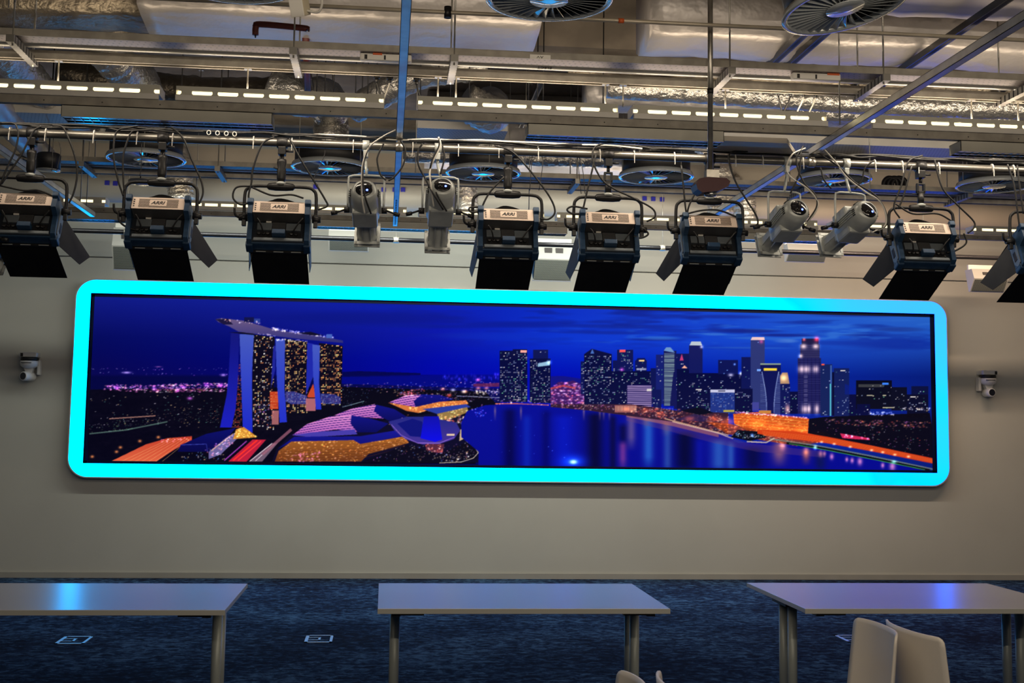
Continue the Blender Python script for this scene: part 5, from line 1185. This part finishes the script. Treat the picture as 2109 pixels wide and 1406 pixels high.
soft_panel(582, 'black and blue soft panel lamp third from the left, left of the first white spotlight', (4, 0), [
    [(565, 282), (540, 297), (521, 348), (518, 375), (512, 402), (515, 425)], [(518, 383), (487, 386), (480, 407), (495, 421), (512, 418)], [(596, 285), (620, 329), (648, 375), (669, 410), (674, 424), (655, 432)],
    [(520, 386), (560, 402), (600, 401), (625, 408)]])
soft_panel(1047, 'black and blue soft panel lamp just right of the two upright white spotlights', (6, 3), [
    [(1020, 300), (1054, 312), (1089, 348), (1130, 402), (1143, 435), (1130, 451), (1112, 450)], [(1038, 364), (1008, 397), (992, 429), (990, 446)], [(990, 426), (967, 428), (972, 437), (1000, 434)]])
soft_panel(1253, 'black and blue soft panel lamp right of the tall pale speaker', (8, 1), [
    [(1286, 296), (1251, 294), (1224, 305), (1222, 335), (1240, 370), (1265, 389), (1305, 408), (1343, 429), (1349, 446), (1332, 456)], [(1228, 316), (1211, 386), (1201, 429), (1195, 445)],
    [(1210, 430), (1180, 425), (1168, 432), (1180, 440), (1205, 440)], [(1325, 470), (1335, 482), (1320, 490), (1305, 486)]], 1)
soft_panel(1461, 'black and blue soft panel lamp directly under the dark red ceiling unit', (20, 0), [
    [(1540, 312), (1508, 313), (1501, 329), (1513, 370), (1535, 408), (1557, 443), (1560, 462), (1545, 466)], [(1435, 391), (1419, 424), (1414, 450)], [(1400, 445), (1440, 434), (1480, 433), (1520, 448)], [(1403, 340), (1411, 420), (1414, 440)]])
soft_panel(1895, 'black and blue soft panel lamp right of both slanted white spotlights', (20, 0), [
    [(1925, 328), (1928, 344), (1942, 389), (1972, 422), (2005, 455), (2005, 470), (1993, 480)], [(1900, 320), (1871, 333), (1856, 383), (1841, 425), (1853, 449)], [(1878, 340), (1862, 400), (1850, 430)],
    [(1985, 480), (1990, 500), (1970, 515), (1950, 520)], [(1845, 420), (1880, 440), (1930, 440), (1960, 455)]], 1)
soft_panel(2142, 'black and blue soft panel lamp cut off by the right edge', (20, 0), [
    [(2075, 338), (2088, 380), (2095, 430), (2100, 470)], [(2095, 340), (2102, 400), (2108, 440)]])

# ---------------- white profile spotlights ----------------
def profile_spot(rear, front, hang_px, label, cables, wires=()):
    a = atY(rear[0], rear[1], 6.98); b_ = atY(front[0], front[1], 7.40)
    mid = a.lerp(b_, .42); hp = atY(hang_px, pipe_py(hang_px), PIPE_Y)
    r = empty('profile_spotlight', (hp.x, PIPE_Y, PIPE_Z)); tag(r, label, 'stage light', 'white profile spotlights')
    MB().mat(MT['spot_white']).lathe([(.0255, -.02), (.033, -.02), (.033, .02), (.0255, .02)], (0, 0, 0), 'X', 16).b2(-.014, .014, -.02, .02, -.07, -.03, .003).cyl((0, 0, -.07), (0, 0, -.10), .009, seg=10).build('pipe_clamp', r)
    d = (b_ - a).normalized(); q = d.to_track_quat('Y', 'Z').to_matrix()      # local Y = beam
    h = empty('lamp_head', a - Vector(r.location)); h.rotation_euler = q.to_euler(); h.parent = r
    L_ = (b_ - a).length; sw = MT['spot_white']
    mb = MB().mat(sw); mb.lathe([(.0, -.012), (.055, -.012), (.070, .0), (.080, .03), (.084, .14), (.080, .24), (.06, .28)], axis='Y', seg=28); mb.build('body', h)
    g = MB().mat(sw); g.b2(-.072, .072, .11, .26, -.085, .095, .014).b2(-.062, .062, .25, .285, -.06, .06, .004); g.build('gate_housing', h)
    MB().mat(sw).lathe([(.054, .27), (.058, .28), (.058, L_ - .05), (.066, L_ - .04), (.066, L_ - .01), (.058, L_), (.05, L_)], axis='Y', seg=28).build('lens_tube', h)
    fr = MB().mat(sw); t = .006; s_ = .076
    for yy_ in (L_ - .035, L_ - .005): fr.b2(-s_, s_, yy_ - .003, yy_ + .003, s_ - .02, s_).b2(-s_, s_, yy_ - .003, yy_ + .003, -s_, -s_ + .02).b2(-s_, -s_ + .018, yy_ - .003, yy_ + .003, -s_, s_).b2(s_ - .018, s_, yy_ - .003, yy_ + .003, -s_, s_)
    fr.build('filter_holder', h)
    MB().mat(MT['glass_black']).lathe([(.0, L_ - .03), (.055, L_ - .03)], axis='Y', seg=24).build('lens', h)
    rc = MB().mat(MT['glass_black']).lathe([(.0, -.019), (.046, -.018), (.052, -.011), (.052, -.005)], axis='Y', seg=28).build('rear_display', h)
    MB().mat(MT['em_led']).cyl((.018, -.0205, -.014), (.018, -.017, -.014), .0065, seg=12).build('indicator_light', rc)
    mk = MB().mat(MT['spot_white'])
    for j in range(3): mk.b2(-.006 - j * .009, -.002 - j * .009, -.0196, -.0185, -.016 + (j % 2) * .006, -.013 + (j % 2) * .006)
    mk.build('button_marks', rc)
    for s in (-1, 1):
        for j in range(4): MB().mat(MT['spot_slot']).box((s * .0785, .03, -.018 + j * .012), (.006, .02, .005)).build('vent_slot', h)
        MB().mat(MT['spot_slot']).box((s * .044, .035, .066), (.034, .02, .008), Matrix.Rotation(s * .6, 3, 'Y')).build('vent_slot', h)
        for j in range(4): MB().mat(sw).b2(s * .078, s * .090, .04, .20, -.02 + j * .014, -.016 + j * .014).build('cooling_fin', h)
    rb = MB().mat(sw)
    for s in (-1, 1): rb.b2(s * .022 - .004, s * .022 + .004, .28, L_ - .045, -.062, -.045).b2(s * .05, s * .058, .28, L_ - .045, -.02, .02)
    rb.build('tube_rib', h)
    kb = MB().mat(MT['black']).b2(-.016, .016, .30, .35, .05, .085, .004); kb.build('shutter_knob', h)
    for x in (-.036, -.012, .012, .036): MB().mat(MT['label_dark']).cyl((x, .16, .092), (x, .16, .106), .009, seg=10).build('connector', h)
    # yoke of thin white bar, from clamp to pivots
    pm = mid - Vector(r.location); side = (q @ Vector((1, 0, 0))); side.z = 0; side = side.normalized() * .104
    top = pm.z + .205
    cxy = Vector((pm.x, pm.y, 0))
    pts = [pm - side, Vector((*(cxy - side).xy, top - .03)), Vector((*(cxy - side * .86).xy, top - .006)), Vector((*(cxy - side * .5).xy, top)), Vector((*(cxy + side * .5).xy, top)), Vector((*(cxy + side * .86).xy, top - .006)), Vector((*(cxy + side).xy, top - .03)), pm + side]
    MB().mat(sw).tube(spline(pts, 4), .0065, 10).cyl((cxy.x, cxy.y, top), (0, 0, -.095), .009, seg=10).build('yoke', r)
    kn = MB().mat(MT['black'])
    for s in (-1, 1):
        p = pm + side * s; o2 = side.normalized() * s
        kn.cyl(p - o2 * .012, p + o2 * .02, .018, seg=12).cyl(p + o2 * .02, p + o2 * .075 + Vector((0, 0, -.02)), .006, seg=8).cyl(p + o2 * .06 + Vector((0, 0, -.016)), p + o2 * .095 + Vector((0, 0, -.024)), .012, seg=10)
    kn.build('tilt_knob', r)
    for m_, c_ in cables: in_root(r, cab(c_, .0052, 7.10, m_), 'cable')
    return r
profile_spot((750, 391), (757, 488), 754, 'white profile spotlight pointing straight down, left of the blue strut', [
    ('white_cable', [(815, 268), (791, 280), (761, 302), (748, 335), (745, 370, -.12), (746, 410, -.16), (751, 440, -.12)]), ('rubber', [(760, 300), (750, 332), (747, 365, -.12), (752, 405, -.17), (764, 440, -.12)]),
    ('rubber', [(790, 296), (779, 318), (777, 334), (784, 360), (795, 371)]), ('rubber', [(824, 288), (835, 310), (830, 340), (812, 364), (800, 372)])])
profile_spot((911, 384), (900, 503), 902, 'white profile spotlight pointing straight down, right of the blue strut', [
    ('white_cable', [(903, 282), (907, 300), (893, 330), (885, 355), (888, 385, -.14), (893, 425, -.12)]), ('rubber', [(905, 284), (903, 304), (889, 334), (886, 362), (900, 400, -.16), (920, 435, -.14)]),
    ('rubber', [(870, 296), (861, 312), (862, 340), (877, 370), (890, 395, -.16), (913, 432, -.14)]), ('rubber', [(911, 298), (915, 325), (907, 359)])])
profile_spot((1643, 430), (1580, 508), 1620, 'white profile spotlight slanted down to the left, first of the slanted pair', [
    ('white_cable', [(1659, 305), (1632, 318), (1620, 343), (1628, 364), (1664, 389), (1684, 416), (1677, 440), (1658, 462)]), ('rubber', [(1655, 300), (1640, 330), (1655, 375), (1678, 400), (1682, 425), (1662, 458)]), ('rubber', [(1690, 345), (1697, 370), (1712, 388)]), ('rubber', [(1650, 312), (1645, 360), (1628, 398)])])
profile_spot((1787, 434), (1705, 508), 1742, 'white profile spotlight slanted down to the left, beside the rightmost full panel lamp', [
    ('white_cable', [(1690, 300), (1722, 335), (1743, 364), (1781, 394), (1812, 414), (1824, 440), (1822, 466), (1795, 479)]), ('rubber', [(1690, 318), (1730, 345), (1760, 375), (1800, 400), (1822, 430), (1826, 462), (1800, 478)]), ('rubber', [(1800, 330), (1782, 345), (1775, 370), (1760, 390)])])
profile_spot((-85, 440), (-12, 545), -80, 'white profile spotlight whose front end just shows at the left frame edge', [])
# loose rings on the pipe and safety wires
for i, (px, py, nm) in enumerate(((430, 273, 'first from the left'), (448, 274, 'second from the left'), (466, 275, 'third from the left'), (483, 276, 'fourth from the left'))):
    c = atY(px, py, 7.165); t = [(math.cos(a) * .011, 0, math.sin(a) * .013) for a in [2 * PI * k / 12 for k in range(13)]]
    r = MB().mat(MT['zip']).tube(t, .0028, 6).build('loose_ring'); r.location = c; tag(r, 'small pale ring on the lighting pipe before the third black lamp, ' + nm.replace(' from the left', ' from left'), 'ring', 'small rings on the pipe')
for i, (pts, nm) in enumerate((([(110, 280), (108, 330), (107, 352)], 'left of the left far diffuser'), ([(121, 290), (125, 312), (117, 350)], 'beside the black pendant speaker'), ([(292, 280), (291, 340), (288, 362)], 'in front of the leftmost far diffuser'), ([(1097, 313), (1094, 350), (1091, 392)], 'right of the fourth black lamp'),
                               ([(1112, 313), (1118, 335), (1110, 392)], 'farther right of the fourth black lamp'), ([(1187, 298), (1190, 330), (1197, 399)], 'left of the fifth black lamp'), ([(1190, 314), (1200, 350), (1205, 399)], 'touching the fifth black lamp'),
                               ([(670, 300), (668, 320), (652, 355), (645, 370)], 'before the diffuser left of blue strut'), ([(520, 514), (516, 540), (513, 552)], 'beside the third lamp door'))):
    c = atY(pts[0][0], pts[0][1], 7.2); r = empty('safety_wire', c); tag(r, 'thin dark safety wire hanging from the pipe, ' + nm, 'wire', 'thin hanging safety wires')
    in_root(r, cab(pts, .0022, 7.2), 'wire')
# coil of dark hose on the far beam at right
r = empty('hose_coil', atY(1845, 378, 10.14)); tag(r, 'dark coiled hose resting on the far beam, left of the last full panel lamp', 'hose')
for j in range(3):
    in_root(r, cab([(1822 + j * 9, 396), (1820 + j * 9, 376), (1830 + j * 10, 366), (1846 + j * 9, 372), (1848 + j * 8, 392)], .02, 10.14), 'loop')
